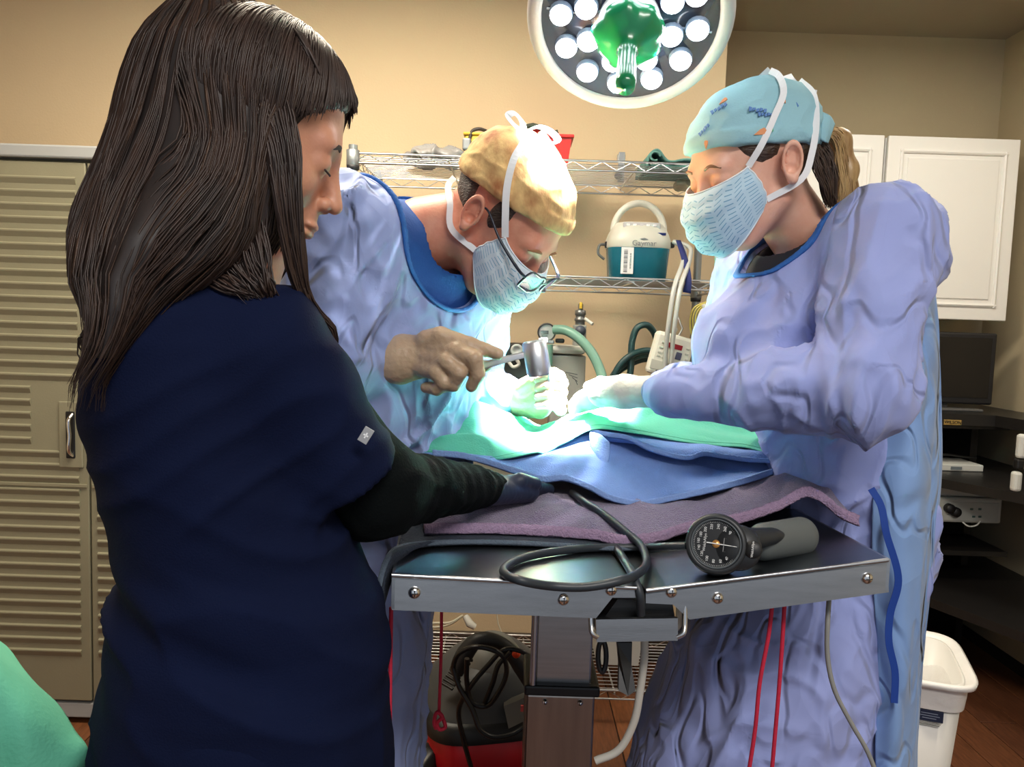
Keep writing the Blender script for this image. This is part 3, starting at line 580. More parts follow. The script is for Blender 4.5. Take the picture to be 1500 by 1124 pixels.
MB().tube([W(1410, 765, 2.98), W(1418, 771, 2.97), W(1430, 770, 2.97), W(1436, 764, 2.98)], 0.003, 6, samples=12).build('looped_wire', m_mwhite, bx)
MB().box((c[0], 3.15, (zb + zt3) / 2), (s[0] + 0.1, 0.26, 0.02)).build('support_tray', m_desk, bx)
by = thing('recorder_unit', 'white recorder unit with a green button stacked on light source', 'medical machine', (W(1400, 720, 3.02)[0], 3.17, c[2] + s[2] / 2))
c2, s2, _, _ = rect(1320, 699, 1450, 724, 3.02, 0.28)
h2_ = min(s2[2] - .004, zt2 - 0.038 - (c[2] + s[2] / 2)); MB().box((c2[0], c2[1], c[2] + s[2] / 2 + h2_ / 2 + .001), (s2[0], s2[1], h2_), bev=0.006).build('unit_case', mat('unit_white', (0, 0, 0)), by)
MB().box(W(1381, 712, 3.016), (0.012, 0.006, 0.012), bev=0.002).build('green_button', mat('button_green', srgb(30, 120, 80), 0.4), by)
ws = thing('wall_phone', 'white handset with black band fixed at the right picture edge', 'phone', W(1490, 690, 2.6))
p = W(1493, 690, 2.62); MB().box((p[0], 2.62, W(1493, 655, 2.6)[2]), (0.028, 0.03, 0.085), bev=0.01).build('upper_cap', m_mwhite, ws)
MB().box((p[0] - .004, 2.62, W(1493, 681, 2.6)[2]), (0.026, 0.026, 0.035), bev=0.006).build('black_band', m_dark, ws)
MB().box((p[0] - .008, 2.62, (W(1493, 707, 2.6)[2])), (0.03, 0.03, 0.07), bev=0.01).build('lower_body', m_mwhite, ws)

# ------------------------------------------------------------------ waste bin
m_bin = mat('bin_white', srgb(214, 212, 206), 0.4, var=0.04, vscale=6); m_bag = mat('bin_liner_white', srgb(226, 224, 220), 0.35, var=0.05, vscale=14, bump=0.5, bscale=18)
BY = 1.78; bc = W(1345, 1000, BY + 0.1); zr = W(1350, 955, BY + 0.14)[2]
wbn = thing('waste_bin', 'tall white plastic waste bin with folded liner beside the blue gown', 'bin', (bc[0], BY + 0.14, 0.006))
def rrect(cx_, cy_, z, a, b, n=40, p=5):
    t = np.arange(n) * 2 * PI / n; return np.stack([cx_ + a * np.sign(np.cos(t)) * np.abs(np.cos(t)) ** (2/p), cy_ + b * np.sign(np.sin(t)) * np.abs(np.sin(t)) ** (2/p), np.full(n, z)], 1)
def rloft(name, keys, m, parent, cap=True, p=5, rz=0.0, c0=None):
    V = np.concatenate([rrect(*k, p=p) for k in keys])
    if rz: V = (V - c0) @ rotz(rz).T + c0
    mb = MB().add(V, [tuple(f) for f in grid_faces(40, len(keys), True)], True)
    if cap: mb.add(V[:40], [tuple(range(40))[::-1]])
    return mb.build(name, m, parent)
X, Yb = bc[0], BY + 0.14; c0 = A3(X, Yb, 0)
rloft('bin_body', [(X, Yb, 0.007, 0.072, 0.115), (X, Yb, zr - 0.01, 0.105, 0.155), (X, Yb, zr - 0.01, 0.098, 0.148), (X, Yb, 0.06, 0.066, 0.108)], m_bin, wbn, rz=-0.35, c0=c0)
rloft('folded_liner', [(X, Yb, zr - 0.075, 0.108, 0.158), (X, Yb, zr - 0.05, 0.111, 0.160), (X, Yb, zr - 0.02, 0.113, 0.164)], m_bag, wbn, cap=False, rz=-0.35, c0=c0)
o = rloft('rim', [(X, Yb, zr - 0.022, 0.113, 0.164), (X, Yb, zr - 0.014, 0.128, 0.178), (X, Yb, zr - 0.004, 0.13, 0.18), (X, Yb, zr, 0.122, 0.172), (X, Yb, zr - 0.02, 0.1, 0.15), (X, Yb, zr - 0.14, 0.085, 0.135)], m_bag, wbn, cap=False, rz=-0.35, c0=c0)
nd = rotz(-0.35) @ A3(0, -1, 0); xd = rotz(-0.35) @ A3(1, 0, 0)
lp = onz(1361, 1048, 0)  # label spot on the bin front
q = W(1361, 1048, Yb - 0.150); tilt = np.stack([xd, -nd, A3(0, 0, 1)], 1)
lb = MB().box(q, (0.06, 0.006, 0.027), tilt, 0.0008).build('blue_label', mat('label_navy', srgb(26, 36, 62), 0.5), wbn)
for k, (w_, dz, mm) in enumerate(((0.045, 0.021, 'label_ink_grey'), (0.03, 0.0175, 'label_ink_grey'), (0.036, 0.006, 'label_ink_pale'), (0.044, 0.0, 'label_ink_pale'), (0.03, -0.006, 'label_ink_pale'), (0.05, -0.018, 'label_ink_grey'), (0.046, -0.022, 'label_ink_grey'))):
    MB().box(q + nd * 0.003 + A3(0, 0, dz), (w_, 0.0014, 0.0016), tilt).build('label_line', mat(mm, srgb(120, 122, 116) if 'grey' in mm else srgb(130, 138, 156), 0.6), lb)
# ================================================================== operating table
m_steel = mat('brushed_steel', (0.50, 0.51, 0.52), 0.30, 1.0, var=0.15, vscale=6, stretch=(1, 20, 20), bump=0.03, bscale=60)
m_steel_top = mat('scuffed_steel_top', (0.30, 0.34, 0.38), 0.3, 1.0, var=0.3, vscale=7, bump=0.05, bscale=25)
m_blk = mat('black_rubber', srgb(16, 17, 19), 0.45)
TV = A3(-0.10, 0.995, 0.0); TL = 1.15
cA = W(574, 841, 0.88); cC = W(932, 860, 0.925); cD = W(946, 864, 0.93); cB = W(1300, 819, 0.965)
table = thing('operating_table', 'stainless steel operating table with split top and central column', 'table', (cC[0] - 0.05, 1.42, 0))
def panel(p, q, apron):
    up = A3(0, 0, 1); t = MB().prism([p, q, q + TV * TL, p + TV * TL], (0, 0, -0.006)).build('top_panel', m_steel_top, table)
    ap = MB().prism(apron, TV * 0.004).build('front_apron', m_steel, table)
    MB().tube([p + A3(0, -.001, -.001), q + A3(0, -.001, -.001)], 0.0028, 8).build('rolled_edge', m_steel, table)
    return t, ap
def onp(px, py, p, q):     # a point of the upright front face through p,q
    n = np.cross(q - p, A3(0, 0, 1)); d = W(px, py, 1.0) - CAM; t = ((p - CAM) @ n) / (d @ n); return CAM + d * t
apL = [onp(x, y, cA, cC) for x, y in ((574, 842), (932, 861), (932, 876), (897, 876), (873, 906), (574, 894))]
apR = [onp(x, y, cD, cB) for x, y in ((946, 865), (1300, 820), (1302, 868), (1010, 908), (986, 886), (946, 884))]
panel(cA, cC, apL); panel(cD, cB, apR)
for p, q in ((cA, cA + TV * TL), (cB, cB + TV * TL)):
    MB().prism([p, q, q + A3(0, 0, -0.042), p + A3(0, 0, -0.042)], (0.004, 0, 0)).build('side_apron', m_steel, table)
for px, py, (p, q) in ((607, 868, (cA, cC)), (825, 878, (cA, cC)), (895, 864, (cA, cC)), (983, 867, (cD, cB)), (1051, 876, (cD, cB)), (1270, 847, (cD, cB))):
    o = onp(px, py, p, q); nn = np.cross(q - p, A3(0, 0, 1)); nn /= np.linalg.norm(nn)
    if nn[1] > 0: nn = -nn
    sc = MB().lathe([(0.0074, 0), (0.0072, 0.002), (0.0055, 0.0042), (0.003, 0.0054), (0.0, 0.0058)], 16, o, nn).build('screw', mat('screw_bright', (0.75, 0.75, 0.75), 0.2, 1.0), table)
    u, v, d = basis(nn)
    for ax in (u, v): MB().tube([o + nn * 0.0052 - ax * 0.004, o + nn * 0.0052 + ax * 0.004], 0.0008, 5).build('screw_slot', m_dark, sc)
# drain trough, column, hinges
MB().prism([W(905, 878, 0.95), W(985, 884, 0.95), W(990, 912, 0.95), W(880, 912, 0.95)], TV * 0.5).build('drain_trough', m_blk, table)
ctop = cC[2] - 0.05
tray = MB().prism([W(873, 908, 0.93), W(993, 906, 0.93), W(993, 939, 0.93), W(874, 941, 0.93)], (0, 0.006, 0)).build('drain_tray', m_steel, table)
MB().prism([W(876, 909, 0.936), W(990, 907, 0.936), W(990, 937, 0.936), W(876, 939, 0.936)], (0, 0.12, 0)).build('tray_body', m_blk, table)
for s in (0, 1):
    x0, x1 = ((875, 866), (992, 1003))[s]
    MB().tube([W(x1, 880, 0.94), W(x1, 915, 0.935), W(x1 + (2 if s == 0 else -2), 928, 0.93), W(x0, 933, 0.932)], 0.0035, 8, samples=14).build('wire_hook', m_wire, table)
cx0 = W(785, 950, 1.36)[0]; cx1 = W(868, 950, 1.36)[0]; ccx = (cx0 + cx1) / 2; cw_ = cx1 - cx0; zc1 = W(825, 1008, 1.34)[2]; zc2 = W(825, 1027, 1.33)[2]
MB().box((ccx, 1.36 + cw_ / 2, (zc1 + ctop) / 2 - .01), (cw_, cw_, ctop - zc1 + .02), bev=0.004).build('inner_column', m_steel, table)
MB().tube([(cx0 - 0.004, 1.35, zc1), (cx0 - 0.004, 1.35, ctop)], 0.006, 8).build('column_tube', m_wire, table)
MB().box((ccx - .002, 1.36 + cw_ / 2, (zc1 + zc2) / 2), (cw_ + 0.034, cw_ + 0.034, zc1 - zc2), bev=0.004).build('black_collar', m_blk, table)
MB().box((ccx - .004, 1.36 + cw_ / 2, zc2 / 2), (cw_ + 0.022, cw_ + 0.022, zc2), bev=0.004).build('outer_column', mat('brown_steel', (0.42, 0.37, 0.33), 0.28, 1.0, var=0.2, vscale=5, stretch=(12, 12, 1)), table)
for s in (-1, 1): MB().lathe([(0.005, 0), (0.004, 0.004), (0, 0.005)], 10, (ccx + s * 0.032, 1.348, zc2 - 0.012), (0, -1, 0)).build('bolt', mat('screw_bright', (0, 0, 0)), table)
MB().box((ccx, 1.42, 0.03), (0.5, 0.75, 0.05), bev=0.012).build('base_plate', m_blk, table)
MB().box((ccx, 1.42, ctop + 0.0), (0.34, 0.6, 0.03), bev=0.006).build('top_frame', m_blk, table)
lv = [W(904, 942, 0.99), W(926, 942, 0.99), W(925, 975, 0.985), W(931, 1012, 0.97), W(920, 1020, 0.968), W(906, 1012, 0.97), W(907, 975, 0.985)]
MB().prism(lv, (0, 0.012, 0)).build('release_lever', m_blk, table)
MB().tube([W(882 + 6 * math.cos(t), 962 + 23 * math.sin(t), 1.0) for t in np.linspace(0, 2 * PI, 24)], 0.0035, 8).build('lever_ring', m_blk, table)

# ------------------------------------------------------------------ cords hanging under the table
m_pink = mat('red_rope', srgb(196, 30, 62), 0.7, var=0.2, vscale=200)
def hang(name, label, pts, r, m, cat, n=40):
    return tag(MB().tube([W(*p) for p in pts], r, 8, samples=n).build(name, m), label, cat)
rp = thing('tie_rope', 'red tie-down rope ending in a knot above the red vacuum', 'rope', W(645, 1060, 1.3))
MB().tube([W(647, 880, 1.3), W(646, 960, 1.3), W(643, 1045, 1.3)], 0.0028, 8, samples=20).build('rope_line', m_pink, rp)
MB().tube([W(643, 1043, 1.3), W(650, 1056, 1.295), W(652, 1066, 1.295), W(644, 1069, 1.29), W(640, 1060, 1.29), W(648, 1050, 1.29), W(640, 1044, 1.29), W(636, 1060, 1.29), W(639, 1068, 1.29)], 0.0034, 8, samples=50).build('knot', m_pink, rp)
hang('tie_rope', 'red tie-down rope hanging just behind the navy scrub top', [(573, 890, 0.98), (572, 960, 0.98), (571, 1060, 0.97), (570, 1180, 0.96)], 0.0028, m_pink, 'rope')
hang('tie_rope', 'left strand of two red ropes hanging before the blue gown', [(1133, 870, 1.0), (1126, 930, 1.0), (1113, 1000, 1.0), (1106, 1070, 1.0), (1092, 1160, 1.0)], 0.0029, m_pink, 'rope')
hang('tie_rope', 'right strand of two red ropes hanging before the blue gown', [(1150, 870, 1.0), (1146, 940, 1.0), (1141, 1010, 1.0), (1135, 1080, 1.0), (1128, 1160, 1.0)], 0.0029, m_pink, 'rope')
hang('grey_lead', 'thin grey monitoring lead hanging from the right end of the table', [(1216, 860, 1.02), (1213, 900, 1.0), (1212, 960, 1.0), (1222, 1010, 1.0), (1247, 1060, 1.0), (1270, 1100, 1.0), (1290, 1150, 1.0)], 0.0032, mat('grey_lead', srgb(140, 140, 136), 0.4), 'cable')
hang('drain_tube', 'translucent drain tube hanging below the steel drain tray', [(944, 930, 1.0), (944, 960, 1.0), (938, 1010, 1.0), (928, 1060, 1.0), (905, 1100, 1.0), (872, 1115, 1.0)], 0.0055, mat('clear_tube', srgb(190, 186, 176), 0.25, alpha=0.85), 'tube')

# ------------------------------------------------------------------ surgical drapes over the patient
def drape(name, label, rows, m, nu=150, nv=60, th=0.0022, amp=0.0, fs=18, seed=0, parent=None):
    V, F = patch([[W(*p) for p in r] for r in rows], nu, nv)
    if amp:
        w = np.repeat(np.sin(np.linspace(0.15, PI - 0.15, nv)), nu); V[:, 2] += amp * w * (pn(V * fs, seed) + 0.6 * crease(V * fs * 0.8, seed + 3) - 0.2)
    o = np_obj(name, V, F, m, parent); solid(o, th); return o if parent else tag(o, label, 'drape')
m_gdrape = mat('green_drape_cloth', srgb(84, 176, 150), 0.8, var=0.06, vscale=12, bump=0.15, bscale=300, sheen=0.1)
m_btowel = mat('blue_huck_towel', srgb(108, 138, 196), 0.9, var=0.08, vscale=60, bump=0.5, bscale=420, bdist=0.003)
m_bhem = mat('blue_towel_hem', srgb(124, 154, 208), 0.9, bump=0.6, bscale=300, bdist=0.003)
m_purple = mat('purple_terry', srgb(118, 100, 140), 0.98, var=0.3, vscale=220, bump=1.0, bscale=500, bdist=0.005, sheen=0.4)
m_phem = mat('mauve_terry_hem', srgb(160, 136, 166), 0.98, var=0.2, vscale=250, bump=1.0, bscale=400, bdist=0.004)
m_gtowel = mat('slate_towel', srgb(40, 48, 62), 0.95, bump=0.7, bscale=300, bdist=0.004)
def T(px, py, h):
    p = (cA, cC) if px < 939 else (cD, cB); n = np.cross(p[1] - p[0], TV); d = W(px, py, 1.0) - CAM; t = ((p[0] + A3(0, 0, h) - CAM) @ n) / (d @ n); return CAM + d * t
def TW(px, py, h): return (px, py, T(px, py, h)[1])
# rows run left to right, from the far side to the near hem: (px, py, distance)
g = thing('surgical_drape', 'green surgical drape spread over the patient at the surgical site', 'drape', W(850, 640, 1.4))
top = [(564, 624, 1.40), (612, 601, 1.42), (680, 586, 1.44), (738, 601, 1.44), (785, 628, 1.42), (840, 610, 1.43), (911, 592, 1.46), (967, 582, 1.47), (1015, 597, 1.46), (1077, 618, 1.44), (1130, 647, 1.38), (1150, 684, 1.33)]
far = [(575, 690, 1.62), (620, 640, 1.64), (690, 610, 1.66), (745, 612, 1.66), (790, 625, 1.64), (840, 618, 1.66), (911, 602, 1.68), (967, 600, 1.68), (1015, 615, 1.66), (1070, 640, 1.62), (1115, 680, 1.56), (1135, 720, 1.5)]
mid = [(566, 645, 1.34), (600, 637, 1.345), (680, 631, 1.36), (728, 634, 1.35), (782, 645, 1.34), (822, 632, 1.35), (872, 611, 1.37), (930, 609, 1.38), (985, 617, 1.38), (1045, 629, 1.365), (1118, 655, 1.33), (1149, 687, 1.31)]
mid2 = [(568, 655, 1.32), (600, 642, 1.325), (672, 640, 1.325), (728, 645, 1.325), (784, 656, 1.32), (824, 641, 1.325), (870, 620, 1.34), (925, 622, 1.345), (980, 632, 1.345), (1040, 642, 1.335), (1112, 659, 1.318), (1149, 687, 1.305)]
hem = [(578, 666, 1.31), (610, 668, 1.305), (660, 668, 1.295), (705, 677, 1.285), (746, 671, 1.28), (787, 663, 1.29), (797, 664, 1.295), (826, 650, 1.30), (867, 629, 1.32), (922, 634, 1.325), (1023, 652, 1.315), (1097, 658, 1.31), (1139, 673, 1.305), (1149, 688, 1.30)]
drape('drape_sheet', '', [far, top, mid, mid2, hem], m_gdrape, 190, 70, 0.0016, 0.014, 11, 2, g)
h2 = [(x, y - 5, d + 0.002) for x, y, d in hem]
V, F = patch([[W(x, y - 6, d - 0.0015) for x, y, d in hem], [W(x, y - 5.2, d - 0.0022) for x, y, d in hem]], 150, 3)
np_obj('stitched_hem', V, F, mat('green_stitch', srgb(44, 136, 112), 0.8), g)
bt = thing('blue_towel', 'blue huck towel under the green drape with stitched hem', 'towel', W(930, 720, 1.25))
b_top = [(600, 655, 1.34), (684, 664, 1.33), (760, 655, 1.335), (830, 640, 1.34), (900, 625, 1.36), (980, 640, 1.36), (1060, 655, 1.345), (1120, 668, 1.33), (1150, 686, 1.32)]
b_mid = [(620, 664, 1.30), (684, 668, 1.29), (757, 681, 1.27), (826, 680, 1.265), (891, 690, 1.265), (965, 690, 1.27), (1040, 690, 1.28), (1100, 685, 1.29), (1146, 688, 1.30)]
b_hem = [(634, 668, 1.29), (684, 673, 1.275), (758, 695, 1.235), (796, 706, 1.225), (826, 704, 1.225), (860, 716, 1.215), (893, 733, 1.205), (936, 742, 1.20), (975, 736, 1.205), (1035, 723, 1.22), (1097, 707, 1.25), (1144, 691, 1.285)]
drape('towel_sheet', '', [b_top, b_mid, b_hem], m_btowel, 150, 50, 0.003, 0.006, 14, 5, bt)
V, F = patch([[W(x, y, d - 0.001) for x, y, d in b_hem], [W(x, y - 9, d + 0.001) for x, y, d in b_hem]], 200, 5); V += 0.0012 * pn(V * 220)[:, None] * A3(0, -1, 1)
solid(np_obj('towel_hem', V, F, m_bhem, bt), 0.005)
bt2 = thing('blue_towel', 'second blue towel folded back with curled corner, just below the green drape', 'towel', W(1000, 660, 1.3))
c_top = [(866, 632, 1.335), (900, 630, 1.345), (960, 637, 1.345), (1030, 648, 1.335), (1097, 659, 1.325), (1143, 676, 1.31), (1165, 698, 1.30)]
c_hem = [(866, 636, 1.325), (890, 640, 1.31), (920, 645, 1.295), (953, 661, 1.28), (1006, 674, 1.27), (1031, 668, 1.275), (1060, 672, 1.28), (1097, 677, 1.285), (1143, 682, 1.29), (1168, 704, 1.295)]
drape('towel_sheet', '', [c_top, [(x, (y + 640) / 2 + 5, d + 0.01) for x, y, d in c_hem], c_hem], m_btowel, 110, 24, 0.003, 0.003, 16, 8, bt2)
V, F = patch([[W(x, y, d - 0.0015) for x, y, d in c_hem], [W(x, y - 7, d + 0.0005) for x, y, d in c_hem]], 140, 4); V += 0.001 * pn(V * 240)[:, None] * A3(0, -1, 1)
solid(np_obj('towel_hem', V, F, m_bhem, bt2), 0.0045)
V, F = patch([[W(864, 633, 1.322), W(880, 637, 1.30), W(893, 648, 1.29)], [W(865, 650, 1.31), W(876, 655, 1.295), W(893, 662, 1.285)], [W(872, 668, 1.295), W(880, 670, 1.285), W(892, 672, 1.28)], [W(880, 683, 1.28), W(885, 682, 1.278), W(890, 680, 1.278)]], 14, 20)
solid(np_obj('curled_corner', V, F, m_bhem, bt2), 0.003)
pt = thing('purple_towel', 'purple terry towel with mauve edge spread on the steel table', 'towel', W(900, 760, 1.2))
p_far = [(600, 725, 1.42), (700, 705, 1.42), (800, 705, 1.42), (900, 705, 1.42), (1000, 705, 1.42), (1100, 700, 1.42), (1170, 702, 1.40), (1215, 722, 1.36)]
p_mid = [TW(620, 756, 0.025), TW(690, 735, 0.03), TW(760, 745, 0.03), TW(820, 742, 0.035), TW(880, 756, 0.03), TW(960, 752, 0.03), TW(1040, 738, 0.03), (1110, 718, 1.22), (1160, 703, 1.22), (1205, 716, 1.2), (1246, 752, 1.15)]
p_hem = [TW(622, 781, 0.012), TW(725, 781, 0.012), TW(808, 785, 0.012), TW(870, 790, 0.012), TW(911, 798, 0.012), TW(942, 796, 0.012), TW(973, 790, 0.012), TW(998, 781, 0.014), TW(1077, 767, 0.02), (1139, 747, 1.12), (1183, 727, 1.13), (1210, 740, 1.12), (1233, 759, 1.1), (1258, 770, 1.09)]
drape('terry_sheet', '', [p_far, p_mid, p_hem], m_purple, 200, 90, 0.005, 0.013, 13, 11, pt)
V, F = patch([[W(x, y + 1, d - 0.002) for x, y, d in p_hem], [W(x, y - 7, d) for x, y, d in p_hem], [W(x, y - 13, d + 0.004) for x, y, d in p_hem]], 240, 8); V += 0.0014 * pn(V * 300)[:, None] * A3(0, -1, 1)
solid(np_obj('terry_hem', V, F, m_phem, pt), 0.007)
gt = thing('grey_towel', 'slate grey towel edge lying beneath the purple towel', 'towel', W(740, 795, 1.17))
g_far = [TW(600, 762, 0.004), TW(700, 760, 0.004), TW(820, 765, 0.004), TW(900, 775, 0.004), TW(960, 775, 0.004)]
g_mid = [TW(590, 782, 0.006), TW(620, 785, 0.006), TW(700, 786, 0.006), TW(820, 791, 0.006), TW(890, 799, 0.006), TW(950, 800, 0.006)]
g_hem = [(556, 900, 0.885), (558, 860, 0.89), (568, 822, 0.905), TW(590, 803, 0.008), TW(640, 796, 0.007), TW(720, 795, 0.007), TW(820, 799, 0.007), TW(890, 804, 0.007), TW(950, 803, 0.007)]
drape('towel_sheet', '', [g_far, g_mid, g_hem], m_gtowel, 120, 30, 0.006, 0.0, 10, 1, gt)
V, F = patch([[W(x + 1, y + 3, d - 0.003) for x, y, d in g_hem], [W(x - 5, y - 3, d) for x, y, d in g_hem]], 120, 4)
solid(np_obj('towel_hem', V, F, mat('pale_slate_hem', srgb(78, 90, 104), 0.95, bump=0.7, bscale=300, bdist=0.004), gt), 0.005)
# ------------------------------------------------------------------ blood pressure gauge on the table
def tabz(px, py): return onp(px, py, cD, cB)
gauge = thing('blood_pressure_gauge', 'grey aneroid blood pressure gauge with squeeze bulb handle on table edge', 'gauge', W(1090, 830, 1.0))
GD = 0.955; g0 = W(1049, 797, GD); fd = CAM - g0; fd = fd / np.linalg.norm(fd); fd = fd + A3(-0.08, 0, 0.05); fd /= np.linalg.norm(fd)
gx = np.cross(A3(0, 0, 1), fd); gx /= np.linalg.norm(gx); gz = np.cross(fd, gx); pxm = GD / FPX
gx, gz = gx * math.cos(0.03) - gz * math.sin(0.03), gz * math.cos(0.03) + gx * math.sin(0.03)
m_gg = mat('gauge_grey_plastic', srgb(74, 80, 84), 0.5, var=0.1, vscale=30); m_gk = mat('gauge_black_plastic', srgb(34, 37, 40), 0.45)
r0 = 46 * pxm
MB().lathe([(r0 * 0.8, -0.03), (r0 * 0.97, -0.024), (r0, -0.008), (r0 * 0.97, 0.002), (r0 * 0.86, 0.006), (r0 * 0.79, 0.004), (r0 * 0.76, -0.002), (0, -0.002)], 40, g0, fd, x=gx).build('gauge_case', m_gk, gauge)
MB().lathe([(r0 * 0.80, 0.0045), (r0 * 0.77, 0.006), (r0 * 0.745, 0.003), (r0 * 0.72, 0.0)], 40, g0, fd, x=gx, caps=False).build('bezel_ring', m_gg, gauge)
dial = MB().lathe([(r0 * 0.76, 0.0), (0.0, 0.0005)], 40, g0 - fd * 0.0005, fd, x=gx).build('dial_face', mat('dial_black', srgb(22, 23, 25), 0.4), gauge)
m_ink = mat('dial_white_ink', srgb(225, 226, 224), 0.5)
gp = lambda ang, r: g0 + (gx * math.sin(ang) + gz * math.cos(ang)) * r * r0 + fd * 0.0012
nums = ['0', '20', '40', '60', '80', '100', '120', '140', '160', '180', '200', '220', '240', '260', '280', '300']
for k, s_ in enumerate(nums):
    an = math.radians(92 + k * 22.5); text('dial_number', s_, 0.0048, gp(an, 0.56), -gz, gx, m_ink, dial, 0.0001) if k % 2 == 9 else text('dial_number', s_, 0.0046, gp(an, 0.56), gz, -gx, m_ink, dial, 0.0001)
tk = MB()
for k in range(80):
    an = math.radians(92 + k * 4.5); L = 0.06 if k % 5 == 0 else 0.035; tk.tube([gp(an, 0.68), gp(an, 0.68 + L)], 0.00022, 4)
tk.build('scale_ticks', m_ink, dial)['kind'] = 'stuff'
text('dial_brand', 'WelchAllyn', 0.0048, gp(math.radians(-90), 0.36), gz, -gx, m_ink, dial, 0.0001)
for k in range(3): MB().box(gp(math.radians(90), 0.24 + 0.06 * k), (0.0006, 0.0003, 0.017), np.stack([gx, fd, gz], 1)).build('small_print', mat('print_pale', srgb(150, 150, 150), 0.6), dial)
MB().lathe([(r0 * 0.13, 0), (r0 * 0.12, 0.001), (0, 0.0014)], 20, g0 + fd * 0.0006, fd).build('needle_hub', mat('brass_hub', srgb(206, 150, 84), 0.3, 0.6), gauge)
MB().tube([g0 + fd * 0.0022 - gx * r0 * 0.3, g0 + fd * 0.0022 + gx * r0 * 0.66], [0.0009, 0.0004], 6).build('needle', m_ink, gauge)
# lug with brand plate, neck and bulb handle
lugc = g0 + gx * 50 * pxm
MB().lathe([(0.0, -0.026), (0.026, -0.024), (0.029, -0.008), (0.026, 0.002), (0, 0.003)], 24, lugc - gx * 0.016 - fd * 0.001, fd).build('lug', m_gk, gauge)
MB().lathe([(0.011, 0.0), (0.0105, 0.0012), (0, 0.0013)], 20, lugc - fd * 0.002 + gx * 0.002 + fd * 0.004, fd).build('brand_plate', mat('near_black', (0, 0, 0)), gauge)
text('brand_text', 'WelchAllyn', 0.0042, lugc + gx * 0.002 + fd * 0.0038, gz, -gx, m_ink, gauge, 0.0001)
a_ = W(1098, 795, 0.99); b_ = W(1150, 786, 1.02); e_ = W(1192, 781, 1.04)
def bulb(P):
    d = econe(P, W(1118, 794, 1.00), W(1172, 786, 1.03), A3(0, 0, 1), (0.025, 0.022), (0.0265, 0.024)); cut = (P - W(1196, 780, 1.04)) @ ((e_ - a_) / np.linalg.norm(e_ - a_)); return smax(d, cut, 0.012)
lo = np.minimum(a_, e_) - 0.05; hi = np.maximum(a_, e_) + 0.05
V, F = mesh_sdf(bulb, lo, hi, 0.0025); np_obj('squeeze_bulb', V, F, mat('bulb_grey', srgb(88, 92, 90), 0.55, var=0.06, vscale=20), gauge)
MB().tube([W(1086, 793, 0.965), W(1110, 789, 0.975), W(1135, 785, 0.985), W(1146, 784, 0.995)], [0.017, 0.014, 0.011, 0.004], 14, samples=20).build('handle_spine', m_gk, gauge)
m_hose = mat('black_hose', srgb(40, 46, 52), 0.45, var=0.15, vscale=40)
hz = lambda px, py, off=0.006: onp(px, py, cA, cC)
MB().tube([W(1006, 800, 0.97), W(975, 801, 0.99), T(940, 802, .012), T(890, 802, .008), T(830, 806, .007), T(775, 815, .007), T(745, 827, .007), T(738, 839, .007), T(760, 850, .009), W(810, 859, 0.897), W(860, 860, 0.9), T(912, 850, .012), T(938, 838, .012), T(947, 822, .012), T(938, 798, .02), W(915, 778, 1.08), W(885, 754, 1.13), W(860, 738, 1.17), W(838, 722, 1.24)], 0.0055, 12, samples=140).build('air_hose', m_hose, gauge)
hb = tag(MB().tube([T(903, 803, .008), T(917, 825, .007), T(929, 848, .006), W(937, 870, 0.925), W(939, 900, 0.935)], 0.0055, 10, samples=30).build('cuff_hose', m_hose), 'short black hose running down through the gap in the table top', 'hose')
# ================================================================== surgical lamp
LC = W(922, 24, 1.25); site = W(820, 590, 1.42); la = site - LC; la /= np.linalg.norm(la); la = la + A3(0.0, -1.05, 0.0); la /= np.linalg.norm(la)
LR = 145 * 1.25 / FPX
lamp = thing('surgical_lamp', 'round surgical lamp with bright lenses and green handle cover', 'lamp', LC)
m_lrim = mat('lamp_rim_white', srgb(206, 206, 204), 0.4); m_lface = mat('lamp_face_navy', srgb(36, 44, 62), 0.15, coat=0.5)
lx_ = np.cross(la, A3(0, 0, 1)); lx_ /= np.linalg.norm(lx_); ly_ = np.cross(lx_, la)
MB().lathe([(0, -0.01), (LR * 0.84, -0.01), (LR * 0.86, 0.014), (LR * 0.885, 0.018), (LR * 0.95, 0.02), (LR, 0.008), (LR, -0.02), (LR * 0.92, -0.045), (LR * 0.5, -0.075), (0, -0.08)], 64, LC, la).build('housing', m_lrim, lamp)
MB().lathe([(LR * 0.87, 0.0), (LR * 0.87, 0.010), (0, 0.010)], 56, LC, la).build('face_glass', m_lface, lamp)
m_lens = mat('lens_glow', (0.9, 0.95, 1), 0.2, emit=(0.86, 0.93, 1.0), estr=6.0)
m_lens_rim = mat('lens_cup', srgb(150, 165, 185), 0.1, var=0.3, vscale=60)
LP = []
for k in range(12): LP.append((0.665, k * 30 + 8))
for k in range(8): LP.append((0.44, k * 45 + 20))
SPOT = []
for k, (rr, an) in enumerate(LP):
    an = math.radians(an); p = LC + (lx_ * math.cos(an) + ly_ * math.sin(an)) * rr * LR + la * 0.010
    cup = MB().lathe([(0.0193, 0), (0.0188, 0.006), (0.0175, 0.009)], 18, p, la).build('lens_cup', m_lens_rim, lamp)
    MB().lathe([(0.018, 0.007), (0.0165, 0.011), (0.0115, 0.0145), (0, 0.0165)], 16, p, la).build('lens', m_lens, cup); SPOT.append(p)
for k in range(4):
    an = math.radians(45 * 2 * k + 10); c_, s_ = math.cos(an), math.sin(an); d_ = lx_ * c_ + ly_ * s_
    MB().tube([LC + d_ * LR * 0.34 + la * 0.011, LC + d_ * LR * 0.81 + la * 0.011], 0.0018, 6).build('face_seam', m_lens_rim, lamp)
MB().lathe([(LR * 0.30, 0.008), (LR * 0.30, 0.03), (LR * 0.27, 0.038), (0, 0.04)], 36, LC, la).build('hub', m_lrim, lamp)
